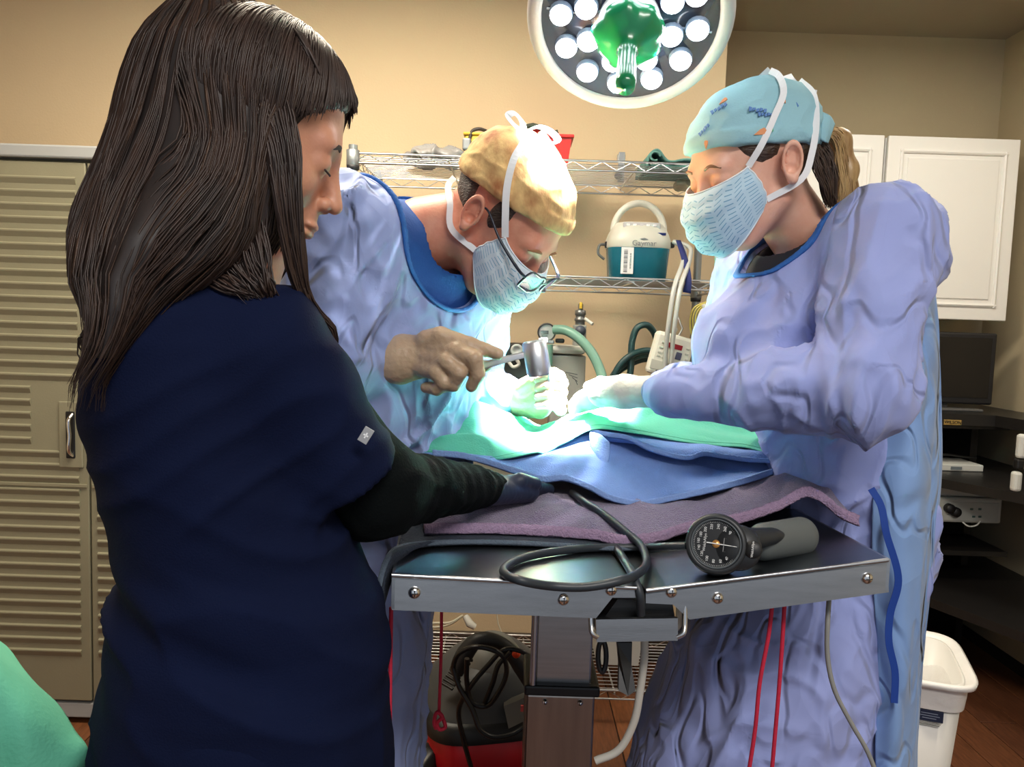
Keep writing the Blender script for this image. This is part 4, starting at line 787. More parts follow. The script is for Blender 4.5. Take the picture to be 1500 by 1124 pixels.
hubp = LC + la * 0.039 + ly_ * LR * 0.2 + lx_ * LR * -0.1
for k in range(2): MB().box(LC + la * 0.04 + lx_ * (0.10 + 0.07 * k) * LR * 1.0 + ly_ * LR * (0.17 - 0.04 * k), (0.005, 0.005, 0.003), np.stack([lx_, ly_, la], 1)).build('hub_button', m_dark, lamp)
m_cover = mat('green_handle_cover', srgb(10, 128, 78), 0.25, var=0.1, vscale=20, coat=0.4, sss=0.0)
hb_ = LC + la * 0.04 - ly_ * 0.004
nseg = 48; V = []; HS = 0.70
prof = [(0.074, 0.024), (0.078, 0.036), (0.072, 0.046), (0.062, 0.056), (0.042, 0.066), (0.022, 0.076), (0.0195, 0.10), (0.0205, 0.14), (0.0215, 0.175), (0.019, 0.192), (0.0, 0.195)]
for r, h in prof:
    for j in range(nseg):
        t = 2 * PI * j / nseg; q = (r + (0.004 * math.sin(5 * t + 1) + 0.0025 * math.sin(9 * t)) * (r > 0.045)); q *= HS; V.append(hb_ - la * 0.026 + la * h * 1.25 * HS + (lx_ * math.cos(t) + ly_ * math.sin(t)) * q)
np_obj('handle_cover', np.array(V), grid_faces(nseg, len(prof), True), m_cover, lamp)
back = LC - la * 0.07; MB().tube([back, back + A3(0.02, 0.1, 0.12), back + A3(0.1, 0.3, 0.25), A3(back[0] + 0.15, back[1] + 0.45, CEIL)], 0.02, 12, samples=24).build('support_arm', m_lrim, lamp)
capt = W(800, 245, 1.26); tt_ = np.linspace(0, 1, 60)[:, None]; hax = LC + la * np.linspace(0.0, 0.17, 30)[:, None]
def clear_of_handle(p, t):
    L = p + (t - p) * tt_; d = np.linalg.norm(L[:, None] - hax[None], axis=2); lim = np.where(np.arange(30) < 12, 0.062, 0.026); return (d > lim[None]).all()
beams = [(p, t, e, sz) for p in SPOT for t, e, sz in ((site, 520, 25), (capt, 230, 25)) if clear_of_handle(p + la * 0.021, t)]
for p, t, e, sz in beams[::2] + beams[1::2]:
    l = bpy.data.lights.new('lamp_beam', 'SPOT'); l.energy = e; l.spot_size = math.radians(sz); l.spot_blend = 1.0; l.shadow_soft_size = 0.015; l.color = (1.0, 0.99, 0.96)
    o = bpy.data.objects.new('lamp_beam', l); COL.objects.link(o); q = p + la * 0.021; o.location = Vector(q)
    o.rotation_euler = Vector(t - q).to_track_quat('-Z', 'Y').to_euler()
# ================================================================== red vacuum under the table
VY = 1.95; vb = W(705, 1100, VY)
vac = thing('shop_vacuum', 'red and grey wet-dry vacuum with coiled black cord on floor', 'vacuum cleaner', (vb[0], VY + 0.15, 0.006))
m_vred = mat('vacuum_red', srgb(176, 18, 30), 0.35, var=0.06, vscale=10); m_vgrey = mat('vacuum_grey', srgb(64, 66, 68), 0.5, var=0.08, vscale=15); m_vlight = mat('vacuum_pale_grey', srgb(112, 112, 108), 0.5)
zv1 = W(700, 1080, VY)[2]; zv2 = W(690, 985, VY + .1)[2]; vx = W(715, 1000, VY)[0]; vy = VY + 0.17; c0 = A3(vx, vy, 0); rzv = 0.25
rloft('red_tub', [(vx, vy, 0.05, 0.15, 0.14), (vx, vy, 0.10, 0.17, 0.16), (vx, vy, zv1, 0.19, 0.175), (vx, vy, zv1 + .01, 0.18, 0.165)], m_vred, vac, p=4, rz=rzv, c0=c0)
rloft('black_band', [(vx, vy, zv1 - .012, 0.195, 0.18), (vx, vy, zv1 + .03, 0.197, 0.182), (vx, vy, zv1 + .04, 0.18, 0.165)], m_blk, vac, p=4, rz=rzv, c0=c0)
hd = rloft('motor_head', [(vx, vy, zv1 + .035, 0.185, 0.17), (vx, vy, zv1 + .09, 0.165, 0.155), (vx + .01, vy, zv1 + .14, 0.12, 0.13), (vx + .01, vy, zv1 + .17, 0.08, 0.1), (vx + .01, vy, zv1 + .178, 0.0, 0.0)], m_vgrey, vac, p=3, rz=rzv, c0=c0)
for k in range(9):
    p = W(648 + 4.2 * k, 1000 - 6 * k + 4, VY + 0.02); MB().tube([W(646 + 4 * k, 1000 - 5.2 * k, VY + .02), W(663 + 3.6 * k, 1010 - 5.2 * k, VY + .0)], 0.004, 6).build('vent_slot', m_dark, hd)
MB().lathe([(0.085, -0.03), (0.085, 0.04), (0.06, 0.075), (0.02, 0.085), (0, 0.086)], 28, (vx + 0.005, vy - 0.03, zv1 + 0.13), (0.1, -0.35, 1)).build('motor_dome', m_vlight, hd)
hnd = MB().tube([W(668, 985, VY), W(683, 955, VY), W(700, 938, VY), W(722, 938, VY), W(745, 952, VY), W(765, 978, VY), W(778, 1000, VY)], [0.02, 0.024, 0.02, 0.018, 0.02, 0.024, 0.022], 12, samples=30).build('carry_handle', mat('vacuum_dark_grey', srgb(36, 38, 40), 0.5), vac)
MB().lathe([(0.0, 0.012), (0.008, 0.011), (0.011, 0.005), (0.011, 0)], 16, W(756, 958, VY - .022), (0.1, -1, 0.3)).build('orange_switch', mat('orange_switch', srgb(230, 70, 20), 0.4), hnd)
MB().prism([W(738, 1035, VY - .0), W(775, 1020, VY - .0), W(782, 1050, VY - .01), W(745, 1068, VY - .01)], (0, 0.03, 0)).build('front_panel', m_vlight, hd)
MB().box(W(766, 1038, VY - .02), (0.012, 0.006, 0.016)).build('warning_sticker', mat('sticker_red', srgb(220, 90, 90), 0.5), hd)
m_vcord = mat('glossy_black_cord', srgb(18, 19, 21), 0.3)
for pts in ([(690, 1124, 1.92), (678, 1080, 1.9), (672, 1040, 1.9), (690, 1005, 1.88), (715, 975, 1.88), (740, 952, 1.88), (765, 955, 1.88), (790, 975, 1.88)],
            [(672, 1000, 1.9), (664, 980, 1.89), (672, 958, 1.88), (700, 948, 1.87), (735, 960, 1.87), (742, 985, 1.87), (730, 1015, 1.87), (712, 1035, 1.88), (692, 1030, 1.88), (684, 1000, 1.88), (684, 965, 1.87)],
            [(663, 975, 1.89), (672, 1005, 1.88), (692, 1040, 1.87), (704, 1070, 1.86), (722, 1080, 1.86), (750, 1076, 1.87), (775, 1060, 1.88)],
            [(710, 1030, 1.88), (722, 1000, 1.87), (730, 975, 1.87), (748, 955, 1.87)]):
    MB().tube([W(*p) for p in pts], 0.0065, 8, samples=50).build('power_cord', m_vcord, vac)
MB().lathe([(0.0, -0.03), (0.05, -0.03), (0.095, -0.026), (0.1, -0.015), (0.1, 0.015), (0.095, 0.026), (0.05, 0.03), (0, 0.03)], 32, (W(627, 1080, 1.92)[0] + .01, 2.0, 0.1 + 0.01), (0.8, -0.6, 0)).build('wheel', m_blk, vac)
MB().lathe([(0.0, 0.034), (0.03, 0.034), (0.04, 0.02)], 20, (W(627, 1080, 1.92)[0] + .01, 2.0, 0.11), (-0.8, -0.6, 0)).build('wheel_hub', m_vgrey, vac)
MB().lathe([(0.0, -0.02), (0.05, -0.018), (0.055, 0), (0.05, 0.018), (0, 0.02)], 24, (vx + 0.15, vy - 0.05, 0.062), (1, 0, 0)).build('wheel', m_blk, vac)
# ================================================================== green-draped stand at the lower left
gs = thing('draped_stand', 'green drape hanging over a stand in the lower left foreground', 'drape', onz(20, 1100, 0.6))
V, F = patch([[W(*p) for p in r] for r in (
    [(-160, 900, 0.95), (-120, 890, 0.93), (-60, 905, 0.92), (-20, 930, 0.92), (5, 948, 0.92)],
    [(-160, 930, 0.86), (-100, 915, 0.84), (-40, 925, 0.84), (0, 952, 0.86), (40, 985, 0.885)],
    [(-160, 985, 0.78), (-90, 970, 0.77), (-20, 965, 0.79), (25, 990, 0.81), (85, 1032, 0.85)],
    [(-160, 1080, 0.75), (-80, 1060, 0.73), (-10, 1050, 0.765), (35, 1060, 0.775), (110, 1075, 0.83)],
    [(-160, 1200, 0.74), (-80, 1180, 0.72), (-5, 1160, 0.765), (40, 1150, 0.77), (128, 1098, 0.82)],
    [(-160, 1320, 0.74), (-80, 1300, 0.72), (0, 1270, 0.765), (50, 1230, 0.775), (122, 1135, 0.83)])], 70, 70)
V[:, 1] += 0.012 * pn(V * A3(14, 14, 5), 3); solid(np_obj('drape_sheet', V, F, mat('mint_drape_cloth', srgb(92, 176, 146), 0.8, var=0.08, vscale=20, bump=0.15, bscale=200), gs), 0.003)
c = W(-40, 960, 0.9); MB().box((c[0] - 0.08, 0.84, c[2] - 0.10), (0.12, 0.1, 0.02), bev=0.004).build('stand_tray', m_steel, gs)
MB().tube([(c[0] - 0.08, 0.84, 0.0), (c[0] - 0.08, 0.84, c[2] - 0.1)], 0.014, 12).build('stand_post', m_steel, gs)
# ================================================================== people
def frame(anchor, at, yaw, pitch, roll=0.0, s=1.0):
    y, p = math.radians(yaw), math.radians(pitch); f = A3(math.cos(p)*math.cos(y), math.cos(p)*math.sin(y), -math.sin(p))
    l = np.cross(A3(0, 0, 1), f); l /= np.linalg.norm(l); u = np.cross(f, l); r = math.radians(roll)
    l, u = l * math.cos(r) + u * math.sin(r), u * math.cos(r) - l * math.sin(r)
    R = np.stack([f, l, u], 1); return R, np.asarray(at, float) - R @ (A3(*anchor) * s), s
def loc(H, P): return ((P - H[1]) @ H[0]) / H[2]
def wor(H, P): return H[1] + (np.asarray(P, float) * H[2]) @ H[0].T
CRAN = ((-0.012, 0, 0.032), (0.096, 0.076, 0.085))
def head_local(P, ears=True):
    d = ell(P, *CRAN)
    d = smin(d, ell(P, (0.028, 0, -0.03), (0.058, 0.058, 0.075)), 0.03)
    d = smin(d, ell(P, (0.052, 0, -0.092), (0.026, 0.028, 0.022)), 0.03)
    for s in (-1, 1):
        d = smin(d, cone(P, (0.0, s*0.052, -0.055), (0.05, s*0.02, -0.098), 0.016, 0.014), 0.025)
        d = smin(d, ell(P, (0.052, s*0.038, -0.03), (0.026, 0.022, 0.024)), 0.02)
    d = smin(d, cone(P, (0.073, -0.034, 0.018), (0.073, 0.034, 0.018), 0.013, 0.013), 0.016)
    for s in (-1, 1):
        d = smax(d, -(np.linalg.norm(P - A3(0.102, s*0.033, 0.0), axis=1) - 0.017), 0.012)
        d = smin(d, np.linalg.norm(P - A3(0.0735, s*0.032, -0.002), axis=1) - 0.0145, 0.005)
        d = smax(d, -cone(P, (0.0905, s*0.021, -0.0075), (0.086, s*0.044, -0.0075), 0.0012, 0.0012), 0.003)
    d = smin(d, cone(P, (0.082, 0, 0.010), (0.1045, 0, -0.034), 0.007, 0.009), 0.013)
    for s in (-1, 1):
        d = smin(d, np.linalg.norm(P - A3(0.0945, s*0.0115, -0.038), axis=1) - 0.0075, 0.006)
        d = smax(d, -(np.linalg.norm(P - A3(0.098, s*0.006, -0.046), axis=1) - 0.0035), 0.003)
    d = smin(d, ell(P, (0.079, 0, -0.058), (0.014, 0.022, 0.016)), 0.012)
    d = smin(d, ell(P, (0.089, 0, -0.064), (0.009, 0.023, 0.0055)), 0.004); d = smin(d, ell(P, (0.086, 0, -0.0735), (0.010, 0.019, 0.006)), 0.004)
    d = smax(d, -cone(P, (0.099, -0.02, -0.069), (0.099, 0.02, -0.069), 0.0015, 0.0015), 0.003)
    for s in ((-1, 1) if ears else ()):
        c = A3(-0.012, s*0.084, -0.008); o = A3(0.42, s*0.907, 0.0); fw = A3(0.907, -s*0.42, 0.0); q = P - c
        u = q @ fw; w = q @ o; v = q[:, 2]; u = u + 0.18 * v
        k = np.sqrt((u/0.0135)**2 + ((v - 0.003)/0.0235)**2); e = np.sqrt(((k - 1)*0.018)**2 + ((w - 0.0075)/0.9)**2) - 0.0036
        disc = np.maximum((k - 0.95)*0.017, np.abs(w - 0.0005) - 0.003); ear = smin(e, disc, 0.003)
        anti = np.sqrt(((np.sqrt(((u+.001)/0.0082)**2 + ((v-.004)/0.016)**2) - 1)*0.012)**2 + (w - 0.0045)**2) - 0.0022; ear = smin(ear, anti, 0.002)
        tr = cone(P, c + fw*0.013 + A3(0, 0, -0.004) + o*0.003, c + fw*0.009 + A3(0, 0, -0.007) + o*0.008, 0.004, 0.003); ear = smin(ear, tr, 0.003)
        ear = smin(ear, np.linalg.norm(P - (c + A3(0.006, 0, -0.0245) + o*0.004), axis=1) - 0.0075, 0.006)
        d = smin(d, ear, 0.005)
        d = smax(d, -(np.linalg.norm(P - (c + fw*0.003 + A3(0, 0, -0.007) + o*0.009), axis=1) - 0.0075), 0.002)
    return d
def bbox(pts, pad): P = np.array(pts); return P.min(0) - pad, P.max(0) + pad
def head_mesh(H, neck, nr, ears=True):
    """head with neck down to the neck base (world point)"""
    n0 = wor(H, (-0.032, 0, -0.055))
    def f(P): return smin(head_local(loc(H, P), ears) * H[2], econe(P, n0, neck, H[0][:, 1], (nr, nr), (nr*1.12, nr*1.05)), 0.03)
    lo, hi = bbox([wor(H, (x, y, z)) for x in (-0.12, 0.125) for y in (-0.105, 0.105) for z in (-0.125, 0.125)] + [neck], 0.03)
    return mesh_sdf(f, lo, hi, 0.0022)
def join(parts):
    V = []; F = []; o = 0
    for v, f in parts: V.append(v); F.append(f + o); o += len(v)
    return np.concatenate(V), np.concatenate(F)
def body_mesh(S):
    def f(P):
        d = econe(P, S['pelvis'], S['chest'], S['sh_l'] - S['sh_r'], (0.14, 0.09), (0.14, 0.085))
        d = smin(d, cone(P, S['chest'], S['neck'], 0.07, 0.05), 0.04); d = smin(d, cone(P, S['sh_l'], S['sh_r'], 0.045, 0.045), 0.04)
        for s in 'lr':
            d = smin(d, cone(P, S['sh_'+s], S['el_'+s], 0.042, 0.036), 0.03); d = smin(d, cone(P, S['el_'+s], S['wr_'+s], 0.036, 0.022), 0.02)
            d = smin(d, cone(P, S['hip_'+s], S['kn_'+s], 0.07, 0.05), 0.04); d = smin(d, cone(P, S['kn_'+s], S['an_'+s], 0.05, 0.035), 0.03)
            d = smin(d, econe(P, S['an_'+s] + A3(0, 0, -0.03), S['an_'+s] + S['fwd'] * 0.16 + A3(0, 0, -0.045), A3(0, 0, 1), (0.035, 0.04), (0.025, 0.04)), 0.03)
        return d
    lo, hi = bbox([v for k, v in S.items() if k != 'fwd'], 0.25); lo[2] = -0.05; return mesh_sdf(f, lo, hi, 0.011)
def skin(name, c, c2):
    return mat(name, c, 0.45, var=0.3, vscale=30, col2=c2, bump=0.06, bscale=220, sss=0.12)
def person(label, H, S, nr, msk, ears=True):
    V, F = join([head_mesh(H, S['neck'], nr, ears), body_mesh(S)])
    o = np_obj('person', V, F, msk, origin=A3(S['pelvis'][0], S['pelvis'][1], 0.006)); return tag(o, label, 'person')
def ribbon(name, pts, w, m, parent, n=30, th=0.0008, nrm=None):
    P = spline([np.asarray(p) for p in pts], n); T = np.gradient(P, axis=0); V = []
    for i in range(n):
        f = (CAM - P[i]) if nrm is None else np.asarray(nrm); s = np.cross(T[i], f); s /= np.linalg.norm(s); V += [P[i] - s*w/2, P[i] + s*w/2]
    return solid(np_obj(name, np.array(V), grid_faces(2, n), m, parent, smooth=False), th)
def cloth(name, f, lo, hi, h, m, parent, disp=None, it=0):
    V, F = mesh_sdf(f, lo, hi, h)
    if it: V = relax(V, F, it)
    if disp is not None: V = V + vnormals(V, F) * disp(V)[:, None]
    return np_obj(name, V, F, m, parent)
def gown_mat(name, c, c2, bs=1.0):
    m = mat(name, c, 0.75, spec=0.3, var=0.3, vscale=5, col2=c2, sheen=0.15)
    if 'gw' in m: return m
    m['gw'] = 1; nt = m.node_tree; b = nt.nodes['Principled BSDF']; tc = nt.nodes.new('ShaderNodeTexCoord')
    wn = nt.nodes.new('ShaderNodeTexNoise'); wn.inputs['Scale'].default_value = 5.0; wn.inputs['Detail'].default_value = 2.0; nt.links.new(tc.outputs['Object'], wn.inputs['Vector'])
    ad = nt.nodes.new('ShaderNodeVectorMath'); ad.operation = 'MULTIPLY_ADD'; nt.links.new(wn.outputs['Color'], ad.inputs[0]); ad.inputs[1].default_value = (0.06, 0.06, 0.06); nt.links.new(tc.outputs['Object'], ad.inputs[2])
    mp2 = nt.nodes.new('ShaderNodeMapping'); mp2.inputs['Scale'].default_value = (1, 1, 0.55); mp2.inputs['Rotation'].default_value = (0.3, 0.5, 0.4); nt.links.new(ad.outputs[0], mp2.inputs['Vector'])
    prev = None
    def bumpn(h, st, dist):
        nonlocal prev
        p = nt.nodes.new('ShaderNodeBump'); p.inputs['Strength'].default_value = st * bs; p.inputs['Distance'].default_value = dist; nt.links.new(h, p.inputs['Height'])
        if prev: nt.links.new(prev.outputs[0], p.inputs['Normal'])
        prev = p
    for scale, dist, st in ((7.0, 0.035, 0.45), (17.0, 0.016, 0.45)):
        v = nt.nodes.new('ShaderNodeTexVoronoi'); v.feature = 'F1'; v.inputs['Scale'].default_value = scale; nt.links.new(mp2.outputs[0], v.inputs['Vector']); bumpn(v.outputs['Distance'], st, dist)
    for scale, dist, st, wd in ((2.6, 0.010, 0.7, 0.05), (6.0, 0.008, 0.85, 0.045), (13.0, 0.005, 0.85, 0.055)):
        n = nt.nodes.new('ShaderNodeTexNoise'); n.inputs['Scale'].default_value = scale; n.inputs['Detail'].default_value = 1.0; nt.links.new(mp2.outputs[0], n.inputs['Vector'])
        s1 = nt.nodes.new('ShaderNodeMath'); s1.operation = 'SUBTRACT'; nt.links.new(n.outputs[0], s1.inputs[0]); s1.inputs[1].default_value = 0.5
        s2 = nt.nodes.new('ShaderNodeMath'); s2.operation = 'ABSOLUTE'; nt.links.new(s1.outputs[0], s2.inputs[0])
        s3 = nt.nodes.new('ShaderNodeMapRange'); s3.inputs[2].default_value = wd; s3.interpolation_type = 'SMOOTHSTEP'; nt.links.new(s2.outputs[0], s3.inputs[0]); bumpn(s3.outputs[0], st, dist)
    nt.links.new(prev.outputs[0], b.inputs['Normal']); return m
m_gown = gown_mat('periwinkle_gown', srgb(156, 166, 218), srgb(146, 158, 212))
m_gown2 = gown_mat('steel_blue_gown', srgb(130, 162, 208), srgb(120, 152, 202))
m_gown3 = gown_mat('surgeon_gown', srgb(154, 170, 216), srgb(144, 160, 210))
m_bind = mat('gown_binding', srgb(40, 96, 168), 0.8, bump=0.2, bscale=200)
m_scrub = mat('navy_scrub', srgb(11, 20, 48), 0.9, var=0.15, vscale=8, bump=0.15, bscale=500, spec=0.12)
m_scrubb = mat('royal_scrub', srgb(16, 70, 140), 0.85, bump=0.2, bscale=300)
m_black = mat('black_knit', srgb(9, 13, 14), 0.95, bump=0.2, bscale=300, spec=0.08)
m_maskw = mat('mask_white', srgb(226, 236, 242), 0.8, bump=0.2, bscale=80); m_strap = mat('mask_tie', srgb(232, 234, 236), 0.7)
m_glove = mat('latex_glove', srgb(196, 168, 138), 0.4, var=0.2, vscale=25, bump=0.25, bscale=60, sss=0.1)
m_shoe = mat('dark_shoe', srgb(30, 32, 36), 0.6)

def mask_material(name, base, ink, scale):
    """woven zig-zag print"""
    m = mat(name, base, 0.8); nt = m.node_tree; b = nt.nodes['Principled BSDF']; tc = nt.nodes.new('ShaderNodeTexCoord'); sp = nt.nodes.new('ShaderNodeSeparateXYZ'); nt.links.new(tc.outputs['UV'], sp.inputs[0])
    def M(op, a, bb=None):
        n = nt.nodes.new('ShaderNodeMath'); n.operation = op
        for i, x in enumerate((a, bb)):
            if x is None: continue
            if isinstance(x, (int, float)): n.inputs[i].default_value = x
            else: nt.links.new(x, n.inputs[i])
        return n.outputs[0]
    u = M('MULTIPLY', sp.outputs[0], scale); v = M('MULTIPLY', sp.outputs[1], scale * 1.0)
    zig = M('PINGPONG', u, 1.0); w = M('FRACT', M('ADD', v, M('MULTIPLY', zig, 0.7))); dash = M('LESS_THAN', M('FRACT', M('MULTIPLY', u, 1.0)), 0.72)
    k = M('MULTIPLY', M('LESS_THAN', w, 0.2), dash)
    edge = M('MULTIPLY', M('GREATER_THAN', sp.outputs[1], 0.09), M('LESS_THAN', sp.outputs[1], 0.93)); k = M('MULTIPLY', k, edge)
    mx = nt.nodes.new('ShaderNodeMix'); mx.data_type = 'RGBA'; mx.inputs[6].default_value = tuple(base) + (1,); mx.inputs[7].default_value = tuple(ink) + (1,)
    nt.links.new(k, mx.inputs[0]); nt.links.new(mx.outputs[2], b.inputs['Base Color']); return m
def face_mask(H, m, parent, wide=1.0, drop=0.0):
    nu, nv = 61, 41; L = []; UV = []
    for i in range(nv):
        v = i / (nv - 1)
        xf = np.interp(v, [0, .2, .45, .7, .88, 1], [0.106, 0.128, 0.130, 0.120, 0.105, 0.087]); zc_ = np.interp(v, [0, .2, .5, .8, 1], [-0.010, -0.036, -0.074, -0.104, -0.118]) - drop
        xs = np.interp(v, [0, .4, .8, 1], [0.050, 0.036, 0.026, 0.030]); zs = np.interp(v, [0, 1], [0.006, -0.062]) - drop; w = np.interp(v, [0, .3, .6, 1], [0.069, 0.071, 0.067, 0.055]) * wide; pw = np.interp(v, [0, .25, 1], [1.1, 0.85, 0.8])
        for j in range(nu):
            a = -PI/2 + PI * j / (nu - 1); c = max(math.cos(a), 0)
            ple = 0.0024 * math.sin(v * 26) * (0.3 + 0.7 * c)
            L.append((xs + (xf - xs) * c ** pw + ple, w * math.sin(a), zs + (zc_ - zs) * c ** 0.9)); UV.append((j / (nu - 1), 1 - v))
    V = wor(H, L); V = V + 0.0016 * pn(V * 55, 4)[:, None] * H[0][:, 0]
    o = np_obj('face_mask', V, grid_faces(nu, nv), m, parent); solid(o, 0.0014)
    uv = o.data.uv_layers.new(name='uv'); idx = np.empty(len(o.data.loops), np.int32); o.data.loops.foreach_get('vertex_index', idx); uv.data.foreach_set('uv', np.array(UV, np.float32)[idx].ravel())
    eL = np.array(L).reshape(nv, nu, 3)
    for nm, line in (('mask_edge', eL[0]), ('mask_edge', eL[-1]), ('mask_edge', eL[:, 0]), ('mask_edge', eL[:, -1])):
        MB().tube(wor(H, line + A3(0.0012, 0, 0)), 0.0016, 6).build(nm, m_maskw, o)
    return o, wor(H, eL[0, 0]), wor(H, eL[-8, 0]), wor(H, eL[0, -1]), wor(H, eL[-8, -1])
def cap_mesh(H, m, parent, zf, zb, off, puff, name='scrub_cap', h=0.003):
    """zf / zb: height of the brim at the forehead and at the nape"""
    def f(P):
        q = loc(H, P); d = ell(q, CRAN[0], np.array(CRAN[1]) + off); d = smin(d, ell(q, puff[0], puff[1]), 0.03) if puff else d
        n = A3(-(zf - zb), 0, 0.19); n /= np.linalg.norm(n); pl = (q - A3(0.09, 0, zf)) @ n
        d = d - 0.0028 * np.clip(1 - np.abs(pl - 0.012) / 0.012, 0, 1) ** 0.5
        return np.maximum(d, -pl) * H[2]
    lo, hi = bbox([wor(H, (x, y, z)) for x in (-0.14, 0.11) for y in (-0.1, 0.1) for z in (-0.05, 0.15)], 0.02)
    V, F = mesh_sdf(f, lo, hi, h); N = vnormals(V, F); q = loc(H, V)
    V = V + N * (0.0035 * pn(q * A3(18, 18, 30), 2) + 0.002 * crease(q * A3(20, 20, 34), 6))[:, None]
    return np_obj(name, V, F, m, parent)
def hair_cap(H, m, parent, cut, off=0.006, h=0.003):
    def f(P):
        q = loc(H, P); d = ell(q, CRAN[0], np.array(CRAN[1]) + off); d = d - 0.0015 * pn(q * A3(120, 120, 25), 1); return smax(d, cut(q) + 0.004 * pn(q * A3(150, 150, 40), 8), 0.014) * H[2]
    lo, hi = bbox([wor(H, (x, y, z)) for x in (-0.13, 0.11) for y in (-0.1, 0.1) for z in (-0.12, 0.13)], 0.01)
    V, F = mesh_sdf(f, lo, hi, h); return np_obj('hair', V, F, m, parent)
def shoes(S, parent):
    for s in 'lr':
        a = S['an_'+s]
        f = lambda P: np.maximum(econe(P, a + A3(0, 0, -0.035), a + S['fwd'] * 0.17 + A3(0, 0, -0.045), A3(0, 0, 1), (0.045, 0.048), (0.034, 0.046)), -(P[:, 2] - 0.007))
        lo, hi = bbox([a, a + S['fwd'] * 0.17], 0.09); lo[2] = -0.01; V, F = mesh_sdf(f, lo, hi, 0.009); np_obj('shoe', V, F, m_shoe, parent)
def finger(P, d, pts, r, k=0.004):
    return smin(d, chain(P, pts, r, 0.003), k)
def glove(name, f, pts, m, parent, h=0.0022, wr=0.0008):
    lo, hi = bbox(pts, 0.05); V, F = mesh_sdf(f, lo, hi, h); N = vnormals(V, F); V = V + N * (wr * pn(V * 160, 3) + 0.5 * wr * pn(V * 60, 5))[:, None]; return np_obj(name, V, F, m, parent)
def loft_sdf(keys):
    """keys: (py, left px, right px, distance, half depth); upright garment from its measured outline"""
    K = []
    for py, L, Rr, D, b in keys:
        l = W(L, py, D); r = W(Rr, py, D); tl, tr = l[0] / D, r[0] / D; k = D*D - b*b; cx = (tl + tr) * k / (2*D); K.append(((l[2] + r[2]) / 2, cx, D, math.sqrt(max(cx*cx - tl*tr*k, 1e-5)), b))
    K = np.array(sorted(K)); z = K[:, 0]
    def f(P):
        zz = P[:, 2]; cx, cy, a, b = (np.interp(zz, z, K[:, i]) for i in (1, 2, 3, 4))
        d = (np.sqrt(((P[:, 0] - cx) / a) ** 2 + ((P[:, 1] - cy) / b) ** 2) - 1) * np.minimum(a, b)
        return smax(d, np.maximum(z[0] - zz, zz - z[-1]), 0.03)
    return f

# ------------------------------------------------------------------ 1: dark-haired person in navy scrubs (left)
H1 = frame((0.1125, 0, -0.036), W(499, 310, 0.83), 12, 21, 0, 0.96)
S1 = dict(neck=W(330, 400, 0.80), chest=W(310, 560, 0.86), pelvis=W(350, 1000, 0.88), sh_r=W(392, 505, 0.77), sh_l=W(300, 500, 1.0), el_r=W(548, 716, 0.87), wr_r=W(715, 715, 1.10),
          el_l=W(500, 690, 1.08), wr_l=W(640, 715, 1.2), hip_r=W(350, 1050, 0.80), hip_l=W(350, 1050, 0.97), fwd=A3(0.9, 0.43, 0))
for s, y in (('r', 0.79), ('l', 0.98)):
    x = W(350, 1050, 0.88)[0]; S1['kn_'+s] = A3(x + 0.02, y, 0.48); S1['an_'+s] = A3(x, y, 0.09)
sk1 = skin('skin_warm', srgb(206, 152, 122), srgb(190, 132, 106))
per1 = person('person with long dark hair in navy scrubs, standing in front at left, looking down', H1, S1, 0.052, sk1, False)
tor1 = loft_sdf([(400, 270, 380, 0.84, 0.07), (425, 200, 425, 0.84, 0.12), (455, 150, 445, 0.84, 0.15), (500, 122, 465, 0.845, 0.165), (560, 117, 475, 0.85, 0.17), (620, 123, 480, 0.85, 0.165), (680, 136, 490, 0.85, 0.16), (740, 151, 505, 0.85, 0.15), (800, 166, 528, 0.85, 0.145), (840, 172, 542, 0.85, 0.145), (900, 160, 556, 0.86, 0.155), (960, 149, 566, 0.86, 0.165), (1040, 143, 572, 0.865, 0.17), (1130, 145, 574, 0.87, 0.17), (1230, 150, 570, 0.87, 0.165)])
SLm = W(503, 696, 0.83)
def scrub_top(P):
    d = tor1(P); ax = SLm - S1['sh_r']; L = np.linalg.norm(ax); ax /= L
    sl = np.maximum(cone(P, S1['sh_r'], S1['sh_r'] + ax * (L + 0.1), 0.060, 0.066), (P - SLm) @ ax)
    a2 = S1['el_l'] - S1['sh_l']; d = smin(d, np.maximum(cone(P, S1['sh_l'] + a2 * 0.05, S1['sh_l'] + a2 * 0.9, 0.066, 0.064), (P - S1['sh_l'] - a2 * 0.65) @ (a2 / np.linalg.norm(a2))), 0.035)
    d = smin(d, sl, 0.035); d = np.maximum(d, -(ell(P, S1['neck'] + A3(0.015, 0.01, 0.01), (0.075, 0.07, 0.07)))); return d
def scrub_folds(V):
    w = np.exp(-((V[:, 2] - 1.03) / 0.11) ** 2); q = V.copy(); q[:, 2] += 0.45 * (q[:, 0] + 0.3)
    z = q * A3(3.0, 3.0, 20) + 0.5 * np.stack([pn(V * 7, 9 + k) for k in range(3)], 1)
    lowf = np.clip((0.98 - V[:, 2]) / 0.1, 0, 1); z2 = V * A3(9, 9, 2) + 0.4 * pn(V * 6, 4)[:, None]; upf = np.clip((V[:, 2] - 1.1) / 0.08, 0, 1)
    q3 = V.copy(); q3[:, 2] -= 0.6 * q3[:, 0]; z3 = q3 * A3(4, 4, 12) + 0.4 * pn(V * 6, 8)[:, None]
    return w * (0.017 * pn(z, 1) + 0.012 * crease(z * 0.7, 2)) + lowf * (0.009 * pn(z2, 3) + 0.006 * crease(z2 * .8, 12)) + upf * (0.007 * pn(z3, 6) + 0.005 * crease(z3, 14)) + 0.005 * pn(V * 5, 5)
cloth('scrub_top', scrub_top, (-0.60, 0.55, 0.75), (0.02, 1.2, 1.50), 0.0055, m_scrub, per1, scrub_folds)
